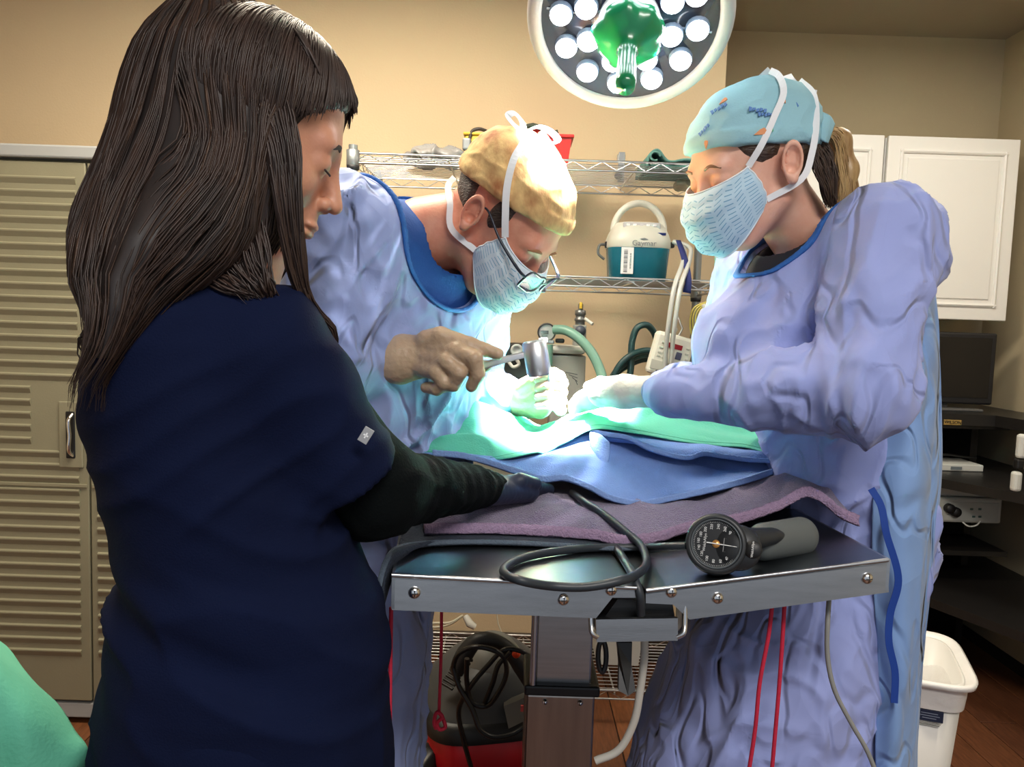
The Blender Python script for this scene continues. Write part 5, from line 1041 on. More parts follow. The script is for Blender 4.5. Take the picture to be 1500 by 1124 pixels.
def pants(P):
    d = None
    for s in 'rl':
        e = smin(cone(P, S1['hip_'+s], S1['kn_'+s], 0.11, 0.085), cone(P, S1['kn_'+s], S1['an_'+s] + A3(0, 0, -0.03), 0.085, 0.075), 0.03); d = e if d is None else smin(d, e, 0.04)
    return d
cloth('scrub_trousers', pants, (-0.6, 0.6, 0.02), (0.0, 1.15, 1.05), 0.011, m_scrub, per1, lambda V: 0.006 * pn(V * A3(8, 8, 3), 5)); shoes(S1, per1)
def arm1(P):
    d = smin(cone(P, S1['sh_r'], S1['el_r'], 0.048, 0.053), cone(P, S1['el_r'], S1['wr_r'], 0.050, 0.026), 0.03); return d
def arm1_folds(V):
    ax = S1['wr_r'] - S1['el_r']; L = np.linalg.norm(ax); t = ((V - S1['el_r']) @ (ax / L)); return 0.0010 * np.sin(t * 210 + 5 * pn(V * 12)) * np.clip((t - 0.03) / 0.05, 0, 1) + 0.003 * crease(V * 14, 2)
lo, hi = bbox([S1['sh_r'], S1['el_r'], S1['wr_r']], 0.08); sl1 = cloth('knit_sleeve', arm1, lo, hi, 0.005, m_black, per1, arm1_folds); sl1['label'] = 'black knit under-sleeve'
lo, hi = bbox([S1['sh_l'], S1['el_l'], S1['wr_l']], 0.08); cloth('knit_sleeve', lambda P: smin(cone(P, S1['sh_l'], S1['el_l'], 0.05, 0.045), cone(P, S1['el_l'], S1['wr_l'], 0.045, 0.026), 0.03), lo, hi, 0.009, m_black, per1)
m_ng = mat('navy_glove', srgb(26, 36, 58), 0.5)
hp = lambda x, y, d: W(x, y, d)
def hand1(P):
    d = econe(P, hp(705, 717, 1.09), hp(760, 718, 1.17), A3(0, 0, 1), (0.024, 0.03), (0.02, 0.036))
    for i in range(4): d = finger(P, d, [hp(758, 712 + 4*i, 1.16 + .012*i), hp(785, 712 + 5*i, 1.2 + .012*i), hp(805, 716 + 5*i, 1.23 + .012*i)], [0.011, 0.0095, 0.008])
    return finger(P, d, [hp(735, 712, 1.12), hp(762, 704, 1.13), hp(785, 708, 1.15)], [0.013, 0.011, 0.009])
glove('glove', hand1, [hp(705, 717, 1.09), hp(805, 730, 1.28)], m_ng, per1, 0.003)
# sleeve tag with a white cross
tg = W(536, 638, 0.748); tu = W(541, 630, 0.748) - W(531, 646, 0.748); tu /= np.linalg.norm(tu); tn = CAM - tg; tn /= np.linalg.norm(tn); tn -= tu * (tn @ tu); tn /= np.linalg.norm(tn); tx = np.cross(tu, tn); TR = np.stack([tx, tn, tu], 1)
tgo = MB().box(tg, (0.010, 0.0015, 0.016), TR, 0.0004).build('sleeve_tag', mat('tag_grey', srgb(150, 152, 156), 0.5), per1)
for sz in ((0.0015, 0.001, 0.006), (0.005, 0.001, 0.0015)): MB().box(tg + tn * 0.0008, sz, TR).build('tag_cross', m_label, tgo)
# back seam of the scrub top
sp_ = [W(398, 600, 0.69), W(400, 720, 0.70), W(402, 840, 0.70), W(410, 960, 0.69), W(412, 1120, 0.69)]
# hair: lofted mass with strands
hairK = [(3, 325, 345), (12, 278, 385), (30, 240, 430), (60, 212, 470), (100, 192, 500), (140, 180, 516), (175, 172, 505), (205, 165, 466), (250, 152, 456), (300, 132, 454), (350, 118, 452), (390, 112, 430), (420, 108, 390), (450, 108, 350), (500, 112, 310), (552, 125, 270)]
HD = 0.83
hz = []; 
for py, L, Rr in hairK:
    l = W(L, py, HD); r = W(Rr, py, HD); z_ = (l[2] + r[2]) / 2; b_ = float(np.interp(z_, [1.28, 1.36, 1.42, 1.48, 1.55, 1.62, 1.66, 1.69, 1.71], [0.178, 0.178, 0.165, 0.135, 0.118, 0.10, 0.075, 0.045, 0.01]))
    tl, tr = l[0] / HD, r[0] / HD; k = HD*HD - b_*b_; cx_ = (tl + tr) * k / (2*HD); hz.append((z_, cx_, math.sqrt(max(cx_*cx_ - tl*tr*k, 1e-5))))
hz = np.array(sorted(hz)); hb = lambda z: np.interp(z, [1.28, 1.36, 1.42, 1.48, 1.55, 1.62, 1.66, 1.69, 1.71], [0.178, 0.178, 0.165, 0.135, 0.118, 0.10, 0.075, 0.045, 0.01])
m_hair = mat('dark_brown_hair', srgb(40, 28, 24), 0.6, var=0.5, vscale=22, stretch=(3, 3, 0.35), col2=srgb(24, 17, 15), spec=0.6)
m_hair2 = mat('brown_hair_strand', srgb(60, 42, 34), 0.5, var=0.4, vscale=30, stretch=(2, 2, 0.5), col2=srgb(36, 25, 21), spec=0.6)
zt_, zb_ = hz[-1, 0], hz[0, 0]
hz2 = hz.copy()
smK = [(zz0, np.interp(zz0, hz[:, 0], hz[:, 1] + hz[:, 2])) for zz0 in hz[:, 0]]
_zr = np.array([W(300, y, HD)[2] for y in (552, 420, 390, 350, 250, 175, 100, 60, 30, 12, 3)]); _xr = np.array([W(x, 300, HD)[0] for x in (270, 390, 425, 445, 452, 455, 450, 440, 418, 385, 345)])
hz2[:, 2] = (np.interp(hz[:, 0], _zr, _xr) - (hz[:, 1] - hz[:, 2])) / 2; hz2[:, 1] = (np.interp(hz[:, 0], _zr, _xr) + (hz[:, 1] - hz[:, 2])) / 2
def hair_pt(th, z, k=1.0):
    cx, a = np.interp(z, hz2[:, 0], hz2[:, 1]), np.interp(z, hz2[:, 0], hz2[:, 2]); dxr = np.interp(z, hz[:, 0], hz[:, 1] + hz[:, 2]) - (cx + a); c, s = np.cos(th), np.sin(th); e = np.where(c > 0, np.interp(z, [1.42, 1.48, 1.52, 1.69], [0.8, 0.45, 0.42, 1.0]), np.interp(z, [1.5, 1.66], [0.8, 1.0])); a = a * (1 - np.interp(z, [1.56, 1.62], [0.42, 0.0]) * np.clip(s, 0, 1) ** 0.5 * (c > 0))
    return np.stack([cx + a * k * np.sign(c) * np.abs(c) ** e + dxr * np.clip(c, 0, 1) ** 5, HD + 0.005 + hb(z) * k * np.sign(s) * np.abs(s) ** e, z], -1)
nth, nz = 160, 110; s_ = np.linspace(0, 1, nz); zz = zt_ - (zt_ - (zb_ + 0.03)) * s_ ** 1.7
V = np.concatenate([hair_pt(np.arange(nth) * 2 * PI / nth, np.full(nth, z), 0.965) for z in zz])
th = np.tile(np.arange(nth) * 2 * PI / nth, nz); zz_ = V[:, 2]
rad = V - np.stack([np.interp(zz_, hz[:, 0], hz[:, 1]), np.full(len(V), HD), zz_], 1); rad /= np.linalg.norm(rad, axis=1)[:, None] + 1e-9
amp = np.clip((1.66 - zz_) / 0.25, 0.05, 1.0)
V += rad * (amp * 0.011 * (pn(np.stack([np.cos(th) * 4.5, np.sin(th) * 4.5, zz_ * 4], 1), 3) + 0.6 * crease(np.stack([np.cos(th) * 6, np.sin(th) * 6, zz_ * 3], 1), 5) - 0.3))[:, None]
hair = np_obj('hair', V, grid_faces(nth, nz, True), m_hair, per1)
rng = np.random.RandomState(5); SV = []; SFc = []; off = 0
for i in range(1900):
    t0 = rng.uniform(0, 2 * PI); L0 = rng.uniform(0.55, 1.0) if i % 3 else rng.uniform(0.9, 1.05); n = 26
    lock = round(t0 * 7) / 7.0; t0 = t0 + 0.55 * (lock - t0)
    s0 = rng.uniform(0.0, 0.35) if i % 2 else 0.0; s = np.linspace(s0, 1, n); z = zt_ - (zt_ - zb_) * (s ** 1.6) * L0
    ph = lock * 5.1; wv = np.clip((1.60 - z) / 0.3, 0, 1); t = t0 + wv * (0.10 * np.sin(z * 26 + ph) + rng.normal() * 0.09 + 0.10 * np.sin(z * 11 + ph * 2)); k = 0.98 + rng.uniform(-0.01, 0.03) + 0.03 * wv * np.sin(z * 22 + ph) + wv * wv * rng.normal() * 0.03
    P = hair_pt(t, z, k); r = rng.uniform(0.0006, 0.0013) * np.interp(s, [0, 0.1, 0.85, 1], [0.5, 1, 0.9, 0.15])
    Tn = np.gradient(P, axis=0); Tn /= np.linalg.norm(Tn, axis=1)[:, None] + 1e-9; u = np.cross(Tn, A3(0.3, 1, 0.2)); u /= np.linalg.norm(u, axis=1)[:, None] + 1e-9; v = np.cross(Tn, u)
    ring = np.stack([P + r[:, None] * (math.cos(a) * u + math.sin(a) * v) for a in (0, 2.1, 4.2)], 1).reshape(-1, 3); SV.append(ring); SFc.append(grid_faces(3, n, True) + off); off += len(ring)
hl = mat('hair_highlight', srgb(100, 74, 57), 0.42, var=0.4, vscale=30, stretch=(2, 2, .5), col2=srgb(60, 42, 34), spec=0.6)
st2 = np_obj('hair_strands', np.concatenate(SV[::6]), np.concatenate([grid_faces(3, 26, True) + i * 78 for i in range(len(SV[::6]))]), hl, hair); st2['kind'] = 'stuff'
st = np_obj('hair_strands', np.concatenate(SV), np.concatenate(SFc), m_hair2, hair); st['kind'] = 'stuff'
# swept locks: forehead fringe and the lock in front of the shoulder
def locks(paths, n, sd, r0, m, parent, seed):
    g = np.random.RandomState(seed); SV = []; SFc = []; off = 0
    for i in range(n):
        a = g.uniform(0, 1); base = [A3(*x) for x in paths[0]]; oth = [A3(*x) for x in paths[1]]; P = spline([p + (q - p) * a + g.normal(size=3) * sd for p, q in zip(base, oth)], 24); s = np.linspace(0, 1, 24); r = r0 * g.uniform(0.6, 1.2) * np.interp(s, [0, .1, .85, 1], [0.7, 1, .9, 0.15])
        Tn = np.gradient(P, axis=0); u = np.cross(Tn, A3(0.3, 1, 0.2)); u /= np.linalg.norm(u, axis=1)[:, None] + 1e-9; v = np.cross(Tn, u); v /= np.linalg.norm(v, axis=1)[:, None] + 1e-9
        ring = np.stack([P + r[:, None] * (math.cos(x) * u + math.sin(x) * v) for x in (0, 2.1, 4.2)], 1).reshape(-1, 3); SV.append(ring); SFc.append(grid_faces(3, 24, True) + off); off += len(ring)
    o = np_obj('hair_strands', np.concatenate(SV), np.concatenate(SFc), m, parent); o['kind'] = 'stuff'; return o
locks([[W(400, 14, .83), W(470, 60, .82), W(508, 115, .84), W(521, 150, .87), W(512, 172, .89)], [W(400, 14, .83), W(440, 60, .76), W(470, 120, .77), W(478, 165, .80), W(450, 205, .82)]], 420, 0.0015, 0.0014, m_hair2, hair, 2)
locks([[W(395, 60, .775), W(425, 150, .75), W(436, 220, .74), W(442, 300, .738), W(446, 380, .75), W(456, 440, .77), W(490, 485, .80), W(492, 525, .82)], [W(350, 60, .76), W(372, 150, .735), W(392, 220, .73), W(405, 300, .73), W(425, 400, .75), W(446, 450, .77), W(474, 490, .80), W(478, 520, .82)]], 300, 0.0016, 0.0012, m_hair2, hair, 4)
hair_cap(H1, m_hair, per1, lambda q: np.minimum((0.022 + 1.1 * (q[:, 0] - 0.04) - q[:, 2]) * 0.67, q[:, 0] - 0.0), 0.009)
locks([[W(170, 220, .83), W(122, 280, .83), W(106, 330, .83), W(128, 390, .82), W(165, 430, .81), W(128, 500, .81), W(145, 552, .80)], [W(240, 220, .76), W(230, 300, .76), W(240, 380, .75), W(225, 440, .75), W(190, 480, .75), W(165, 515, .76), W(150, 550, .77)]], 420, 0.004, 0.0012, m_hair2, hair, 6)
locks([[W(250, 300, .75), W(280, 390, .73), W(330, 420, .72), W(360, 432, .72)], [W(380, 300, .74), W(390, 380, .73), W(400, 420, .73), W(400, 440, .74)]], 200, 0.003, 0.0012, m_hair2, hair, 8)
def scalp_strands(H, n, seed):
    g = np.random.RandomState(seed); SV = []; SFc = []; off = 0; c = np.array(CRAN[0]); r = np.array(CRAN[1])
    ends = spline([(-0.03, -0.084, -0.045), (0.0, -0.085, -0.012), (0.03, -0.078, 0.016), (0.052, -0.064, 0.038), (0.07, -0.045, 0.058), (0.083, -0.02, 0.072), (0.086, 0.01, 0.076), (0.075, 0.04, 0.062), (0.05, 0.066, 0.035)], 200)
    for i in range(n):
        t = g.uniform(0, 1); e = ends[int(t * 199)]; st = A3(-0.03 + 0.09 * min(1, t * 1.3) + g.normal() * 0.006, 0.0, 0.118 - 0.02 * t) ; d0 = (st - c) / r; d0 /= np.linalg.norm(d0); d1 = (e + g.normal(size=3) * 0.004 - c) / r; d1 /= np.linalg.norm(d1)
        k = np.linspace(0, g.uniform(0.92, 1.04), 20)[:, None]; D = d0 * (1 - k) + d1 * k + A3(-0.12, 0, 0.05) * np.sin(k * PI); D /= np.linalg.norm(D, axis=1)[:, None]
        P = wor(H, c + D * (r + 0.0105 + g.uniform(0, 0.004))); rr = 0.0011 * g.uniform(0.7, 1.2) * np.interp(k[:, 0], [0, .1, .85, 1.02], [0.6, 1, .9, 0.2])
        Tn = np.gradient(P, axis=0); u = np.cross(Tn, A3(0.3, 1, 0.2)); u /= np.linalg.norm(u, axis=1)[:, None] + 1e-9; v = np.cross(Tn, u); v /= np.linalg.norm(v, axis=1)[:, None] + 1e-9
        ring = np.stack([P + rr[:, None] * (math.cos(x) * u + math.sin(x) * v) for x in (0, 2.1, 4.2)], 1).reshape(-1, 3); SV.append(ring); SFc.append(grid_faces(3, 20, True) + off); off += len(ring)
    o = np_obj('hair_strands', np.concatenate(SV), np.concatenate(SFc), m_hair2, hair); o['kind'] = 'stuff'
scalp_strands(H1, 900, 31)
eb = wor(H1, [(0.083, -0.040, 0.016), (0.088, -0.03, 0.022), (0.0885, -0.018, 0.0205)]); MB().tube(eb, [0.0015, 0.0028, 0.0018], 8, samples=12).build('eyebrow', mat('brow_dark', srgb(52, 38, 32), 0.7), per1)
MB().tube(wor(H1, [(0.0845, -0.045, -0.008), (0.090, -0.034, -0.0095), (0.0895, -0.023, -0.0085)]), 0.0011, 6, samples=12).build('eyelashes', mat('brow_dark', (0, 0, 0)), per1)
bm_ = wor(H1, (0.045, -0.0635, -0.008)); 

# ------------------------------------------------------------------ 2: surgeon (centre)
H2 = frame((-0.010, -0.083, -0.008), W(694, 312, 1.22), -24, 50, 4, 1.02)
S2 = dict(neck=W(622, 345, 1.33), chest=W(598, 430, 1.38), pelvis=W(545, 800, 1.46), sh_r=W(508, 345, 1.22), sh_l=W(690, 430, 1.50), el_r=W(445, 560, 1.16), wr_r=W(540, 524, 1.24),
          el_l=W(684, 560, 1.56), wr_l=W(748, 583, 1.46), fwd=A3(0.9, -0.43, 0))
px2 = S2['pelvis'][0]
for s, y in (('r', 1.36), ('l', 1.56)): S2['hip_'+s] = A3(px2 - 0.02, y, 0.92); S2['kn_'+s] = A3(px2, y, 0.5); S2['an_'+s] = A3(px2 - 0.02, y, 0.09)
sk2 = skin('skin_ruddy', srgb(222, 160, 132), srgb(206, 130, 106))
per2 = person('surgeon in blue gown, golden-brown cap and glasses, bending over the table with a mallet', H2, S2, 0.062, sk2)
side2 = S2['sh_l'] - S2['sh_r']
low2 = loft_sdf([(700, 420, 600, 1.42, 0.17), (800, 410, 606, 1.44, 0.17), (900, 415, 636, 1.44, 0.18), (1000, 415, 632, 1.44, 0.18), (1124, 405, 622, 1.44, 0.18), (1280, 400, 615, 1.44, 0.18)])
hole2c = S2['neck'] + A3(0.035, -0.01, 0.012)
def gown2_raw(P, off=0.0):
    d = econe(P, S2['pelvis'], S2['chest'], side2, (0.18, 0.15), (0.185, 0.13)); d = smin(d, low2(P), 0.06)
    d = smin(d, chain(P, [S2['sh_r'], S2['chest'] + A3(0, 0, 0.05), S2['sh_l']], [0.085, 0.12, 0.07]), 0.06)
    d = smin(d, cone(P, S2['chest'], W(650, 372, 1.33), 0.12, 0.07), 0.05)
    d = smin(d, chain(P, [S2['sh_r'], S2['el_r'], S2['wr_r']], [0.088, 0.075, 0.043]), 0.04)
    d = smin(d, chain(P, [S2['sh_l'], S2['el_l'], W(740, 580, 1.47)], [0.075, 0.07, 0.042]), 0.04)
    return d - off
def nhole2(P): return econe(P, W(596, 305, 1.32), W(662, 402, 1.25), A3(0, 1, 0), (0.115, 0.092), (0.085, 0.05))
def gown_folds(V, seed, d1, vert_z=1.0, a=1.0, thin=(), hole=None):
    """long soft folds along d1 above the waist, hanging folds below; less where the sleeve is narrow"""
    u_, v_, d_ = basis(d1); B = np.stack([d_ * 2.6, u_ * 10, v_ * 10], 1)
    w = 0.05 * np.stack([pn(V * 5, seed + k) for k in range(3)], 1); q = V + w; low = np.clip((vert_z - V[:, 2]) / 0.15, 0, 1); s1 = q @ B
    up = 0.013 * pn(s1, seed + 4) + 0.010 * crease(s1 * 0.75, seed + 5) + 0.006 * crease(s1 * A3(2.2, 1.5, 1.5), seed + 6) + 0.004 * crease(q * A3(17, 17, 12), seed + 7) - 0.007
    dn = 0.015 * pn(q * A3(9, 9, 1.2), seed + 8) + 0.007 * crease(q * A3(10, 10, 2.0), seed + 9) + 0.004 * crease(q * A3(7, 7, 12), seed + 2) - 0.003
    k = np.ones(len(V))
    for c in thin: k *= np.clip(np.linalg.norm(V - c, axis=1) / 0.16, 0.25, 1)
    if hole is not None: k *= np.clip(np.abs(hole(V)) / 0.07, 0.05, 1)
    return 1.45 * a * k * (up * (1 - low) + dn * low)
def gown2(P): return smax(gown2_raw(P), -nhole2(P), 0.008)
cloth('surgical_gown', gown2, (-0.58, 0.95, 0.12), (0.08, 1.78, 1.72), 0.0055, m_gown3, per2, lambda V: gown_folds(V, 1, A3(0.75, 0.2, 0.6), thin=(S2['wr_r'], S2['wr_l']), hole=nhole2), 0)
c2o = cloth('neck_binding', lambda P: np.maximum(np.abs(gown2_raw(P) - 0.001) - 0.0035, np.abs(nhole2(P) - 0.002) - 0.0035), (-0.35, 1.0, 1.25), (0.08, 1.6, 1.72), 0.003, m_bind, per2)
cloth('scrub_collar', lambda P: smax(smax(gown2_raw(P) + 0.012, nhole2(P) - 0.02, 0.005), -cone(P, S2['neck'] + A3(0.02, -.01, -0.03), wor(H2, (-0.03, 0, -0.05)), 0.066, 0.066), 0.006), (-0.35, 1.0, 1.2), (0.08, 1.6, 1.72), 0.004, m_scrubb, per2)
shoes(S2, per2)
capm = mat('golden_print_cap', srgb(232, 200, 136), 0.85, var=0.9, vscale=34, col2=srgb(150, 92, 54), bump=0.1, bscale=200, stretch=(1, 1, 0.6))
cap2 = cap_mesh(H2, capm, per2, 0.062, 0.006, 0.009, ((-0.052, 0, 0.048), (0.07, 0.074, 0.068)))
hairm2 = mat('greying_brown_hair', srgb(74, 58, 48), 0.55, var=0.5, vscale=60, stretch=(1, 1, 3), bump=0.6, bscale=160)
hair_cap(H2, hairm2, per2, lambda q: np.maximum(np.maximum(q[:, 2] - 0.045, -(q[:, 2] + 0.062)), np.maximum(q[:, 0] + 0.022 + 0.35 * (q[:, 2] + 0.03), 0 * q[:, 0] - 1)), 0.007)
hair_cap(H2, hairm2, per2, lambda q: 0.02 * (np.sqrt(((q[:, 0] - 0.018) / 0.018) ** 2 + ((q[:, 2] - 0.02) / 0.045) ** 2) - 1), 0.0045)
mk2, ul, ll, ur, lr = face_mask(H2, mask_material('blue_print_mask', srgb(222, 236, 244), srgb(120, 178, 206), 16.0), per2, 1.05)
sh = lambda p, k=0.0: wor(H2, p); kn_ = W(768, 194, 1.25)
ribbon('mask_tie', [ul, sh((0.030, -0.083, 0.03)), sh((0.002, -0.0885, 0.06)), sh((-0.026, -0.080, 0.092)), sh((-0.045, -0.057, 0.114)), kn_], 0.011, m_strap, per2, nrm=None)
ribbon('mask_tie', [ll, sh((-0.022, -0.078, -0.055)), sh((-0.055, -0.072, -0.035)), sh((-0.09, -0.048, -0.03)), sh((-0.118, 0.0, -0.03))], 0.010, m_strap, per2)
ribbon('mask_tie', [ur, sh((0.030, 0.083, 0.03)), sh((-0.02, 0.076, 0.10)), sh((-0.055, -0.02, 0.136))], 0.011, m_strap, per2)
kn = W(768, 194, 1.25)
ribbon('tie_bow', [kn, W(754, 184, 1.25), W(744, 170, 1.25), W(753, 166, 1.255), W(764, 178, 1.26), kn], 0.012, m_strap, per2, nrm=A3(0.5, -0.6, 0.6))
ribbon('tie_bow', [kn, W(790, 186, 1.235), W(812, 198, 1.225), W(817, 207, 1.225), W(804, 210, 1.225), W(786, 200, 1.23), kn], 0.012, m_strap, per2, nrm=A3(-0.3, -0.5, 0.8))
# glasses
gls = mat('grey_glasses_frame', srgb(34, 40, 52), 0.35, 0.1); gl = mat('spectacle_glass', srgb(96, 76, 120), 0.03, alpha=0.3, spec=0.6)
G = None
for s in (-1, 1):
    rim = [(0.124 - 0.010 * ((y * s > 0.04)), y, z) for y, z in [(s * (0.034 + 0.025 * math.copysign(abs(math.cos(t)) ** 0.55, math.cos(t))), -0.016 + 0.0165 * math.copysign(abs(math.sin(t)) ** 0.6, math.sin(t))) for t in np.linspace(0, 2 * PI, 33)]]
    rm = MB().tube(sh(rim), 0.0021, 8).build('glasses_rim', gls, per2)
    MB().prism([p for p in sh(rim[:-1])], H2[0][:, 0] * 0.0012).build('glasses_lens', gl, rm)
    MB().tube(sh([(0.115, s * 0.060, -0.010), (0.105, s * 0.071, -0.008), (0.05, s * 0.081, 0.0), (0.0, s * 0.082, 0.012), (-0.012, s * 0.083, 0.004)]), [0.0022, 0.0026, 0.0022, 0.0018, 0.0015], 8, samples=20).build('glasses_temple', gls, per2)
MB().tube(sh([(0.125, -0.010, -0.012), (0.127, 0, -0.009), (0.125, 0.010, -0.012)]), 0.0016, 8, samples=8).build('glasses_bridge', gls, per2)
for s in (-1, 1):
    MB().tube(sh([(0.080, s * 0.046, 0.014), (0.0895, s * 0.032, 0.021), (0.0895, s * 0.016, 0.018)]), [0.0015, 0.003, 0.002], 8, samples=12).build('eyebrow', mat('brow_sandy', srgb(150, 104, 72), 0.8), per2)
# right hand, gloved, gripping the mallet
q = lambda x, y, d: W(x, y, d)
def hand2r(P):
    d = econe(P, q(535, 528, 1.245), q(585, 527, 1.235), A3(0, 0, 1), (0.036, 0.030), (0.035, 0.028)); d = np.maximum(d, (q(527, 528, 1.245) - P)[:, 0])
    d = smin(d, econe(P, q(585, 526, 1.235), q(640, 520, 1.225), A3(0, 0, 1), (0.037, 0.026), (0.034, 0.024)), 0.015)
    d = finger(P, d, [q(625, 498, 1.215), q(645, 493, 1.205), q(690, 506, 1.195), q(712, 513, 1.19), q(730, 519, 1.185)], [0.016, 0.0155, 0.0125, 0.0105, 0.009], 0.010)
    d = finger(P, d, [q(640, 512, 1.21), q(668, 515, 1.19), q(695, 526, 1.175), q(700, 548, 1.18), q(691, 566, 1.19)], [0.016, 0.015, 0.013, 0.0115, 0.0095], 0.006)
    d = finger(P, d, [q(630, 526, 1.21), q(655, 530, 1.185), q(672, 545, 1.178), q(664, 563, 1.19), q(652, 566, 1.205)], [0.016, 0.0145, 0.013, 0.0115, 0.0095], 0.005)
    d = finger(P, d, [q(618, 538, 1.215), q(640, 545, 1.19), q(651, 560, 1.188), q(640, 570, 1.2), q(624, 568, 1.215)], [0.015, 0.0135, 0.0115, 0.0105, 0.009], 0.005)
    d = finger(P, d, [q(610, 520, 1.25), q(650, 535, 1.262), q(690, 540, 1.255), q(712, 536, 1.245)], [0.018, 0.015, 0.013, 0.010], 0.010)
    return d
glove('glove', hand2r, [q(527, 490, 1.2), q(735, 575, 1.28)], m_glove, per2, 0.002, 0.0007)
MB().tube([q(528 + 0.3 * math.sin(t), 529 - 33 * math.cos(t), 1.245 - 0.03 * math.sin(t)) for t in np.linspace(0, 2 * PI, 33)], 0.0016, 8).build('glove_cuff', m_glove, per2)
def hand2l(P):
    d = econe(P, q(748, 584, 1.46), q(790, 586, 1.43), A3(0, 0, 1), (0.031, 0.028), (0.036, 0.028)); d = np.maximum(d, (q(737, 584, 1.46) - P)[:, 0])
    for i in range(4):
        d = finger(P, d, [q(800 + 4*i, 572 + 6*i, 1.42 + .005*i), q(824 - i, 562 + 13*i, 1.40), q(820 - 2*i, 552 + 14*i, 1.375), q(802, 550 + 14*i, 1.365), q(788, 555 + 13*i, 1.372)], [0.0125, 0.0105, 0.0098, 0.009, 0.008], 0.003)
    return finger(P, d, [q(765, 568, 1.42), q(782, 557, 1.395), q(800, 549, 1.385), q(812, 546, 1.385)], [0.016, 0.013, 0.0115, 0.0095], 0.008)
glove('glove', hand2l, [q(737, 545, 1.34), q(835, 612, 1.48)], m_glove, per2, 0.0024, 0.0008)
# mallet and chisel
m_inst = mat('instrument_steel', (0.86, 0.87, 0.88), 0.36, 0.85)
mal = thing('mallet', 'steel surgical mallet gripped in the surgeon gloved hand', 'mallet', q(786, 525, 1.21))
V, F = patch([[q(628, 564, 1.222), q(690, 548, 1.217), q(730, 535, 1.213), q(770, 524, 1.21), q(784, 521, 1.21)], [q(628, 553, 1.222), q(690, 534, 1.217), q(730, 524, 1.213), q(770, 515, 1.21), q(784, 513, 1.21)]], 24, 4)
solid(np_obj('mallet_handle', V, F, m_inst, mal), 0.009)
a_, b_ = q(782, 499, 1.21), q(791, 553, 1.21)
MB().lathe([(0.0, 0.0), (0.016, 0.0), (0.0195, 0.003), (0.0195, 0.05), (0.0175, 0.053), (0.0175, 0.056), (0.0, 0.056)], 28, a_, b_ - a_).build('mallet_head', m_inst, mal)
chs = thing('chisel', 'slim steel chisel held upright beside the mallet head', 'chisel', q(800, 560, 1.36))
MB().tube([q(796, 500, 1.35), q(801, 530, 1.355), q(808, 575, 1.365), q(812, 600, 1.38)], [0.0055, 0.005, 0.0045, 0.003], 10).build('chisel_shaft', m_inst, chs)
MB().lathe([(0.0, 0.004), (0.0075, 0.003), (0.008, -0.003), (0.0055, -0.007), (0, -0.008)], 16, q(795.5, 498, 1.35), (-0.1, 0, 1)).build('chisel_head', m_inst, chs)

# ------------------------------------------------------------------ 3: gowned assistant (right)
H3 = frame((-0.010, 0.083, -0.008), W(1157, 238, 1.16), 197, 22, -2, 1.0)
S3 = dict(neck=W(1190, 365, 1.29), chest=W(1195, 470, 1.32), pelvis=W(1240, 800, 1.34), sh_l=W(1296, 352, 1.13), sh_r=W(1118, 405, 1.46), el_l=W(1268, 572, 1.06), wr_l=W(985, 576, 1.22),
          el_r=W(1060, 560, 1.52), wr_r=W(965, 570, 1.46), fwd=A3(-0.85, -0.5, 0))
px3 = S3['pelvis'][0]
for s, y in (('l', 1.24), ('r', 1.44)): S3['hip_'+s] = A3(px3, y, 0.92); S3['kn_'+s] = A3(px3 - 0.02, y, 0.5); S3['an_'+s] = A3(px3, y, 0.09)
sk3 = skin('skin_fair', srgb(234, 186, 162), srgb(222, 162, 138))
per3 = person('gowned assistant in a light blue printed cap with blond ponytail, on the right of table', H3, S3, 0.050, sk3)
side3 = S3['sh_l'] - S3['sh_r']
low3 = loft_sdf([(640, 1140, 1335, 1.32, 0.15), (720, 1125, 1330, 1.33, 0.16), (850, 1062, 1320, 1.33, 0.19), (940, 1000, 1312, 1.33, 0.21), (1040, 955, 1304, 1.33, 0.22), (1130, 926, 1298, 1.33, 0.225), (1290, 900, 1290, 1.33, 0.23)])
def gown3_raw(P):
    d = econe(P, S3['pelvis'], S3['chest'], side3, (0.16, 0.13), (0.165, 0.115)); d = smin(d, low3(P), 0.06)
    d = smin(d, chain(P, [S3['sh_l'], S3['chest'] + A3(0.02, 0, 0.06), S3['sh_r']], [0.075, 0.11, 0.07]), 0.06)
    d = smin(d, cone(P, W(1170, 430, 1.27), W(1110, 520, 1.25), 0.10, 0.10), 0.06)
    d = smin(d, chain(P, [S3['sh_l'], S3['el_l'], S3['wr_l'], W(962, 574, 1.24)], [0.072, 0.066, 0.034, 0.028]), 0.03)
    d = smin(d, chain(P, [S3['sh_r'], S3['el_r'], W(975, 568, 1.46)], [0.075, 0.06, 0.036]), 0.03)
    return d
def nhole3(P): return econe(P, W(1205, 318, 1.27), W(1112, 380, 1.22), A3(0, 1, 0), (0.095, 0.046), (0.06, 0.024))
cloth('surgical_gown', lambda P: smax(gown3_raw(P), -nhole3(P), 0.008), (0.18, 0.90, 0.10), (0.82, 1.70, 1.66), 0.0055, m_gown, per3, lambda V: gown_folds(V, 21, A3(-0.45, -0.1, -0.9), thin=(S3['wr_l'], S3['wr_r']), hole=nhole3))
cloth('neck_binding', lambda P: np.maximum(np.abs(gown3_raw(P) - 0.001) - 0.0035, np.abs(nhole3(P) - 0.002) - 0.0035), (0.25, 1.0, 1.3), (0.8, 1.6, 1.66), 0.003, m_bind, per3)
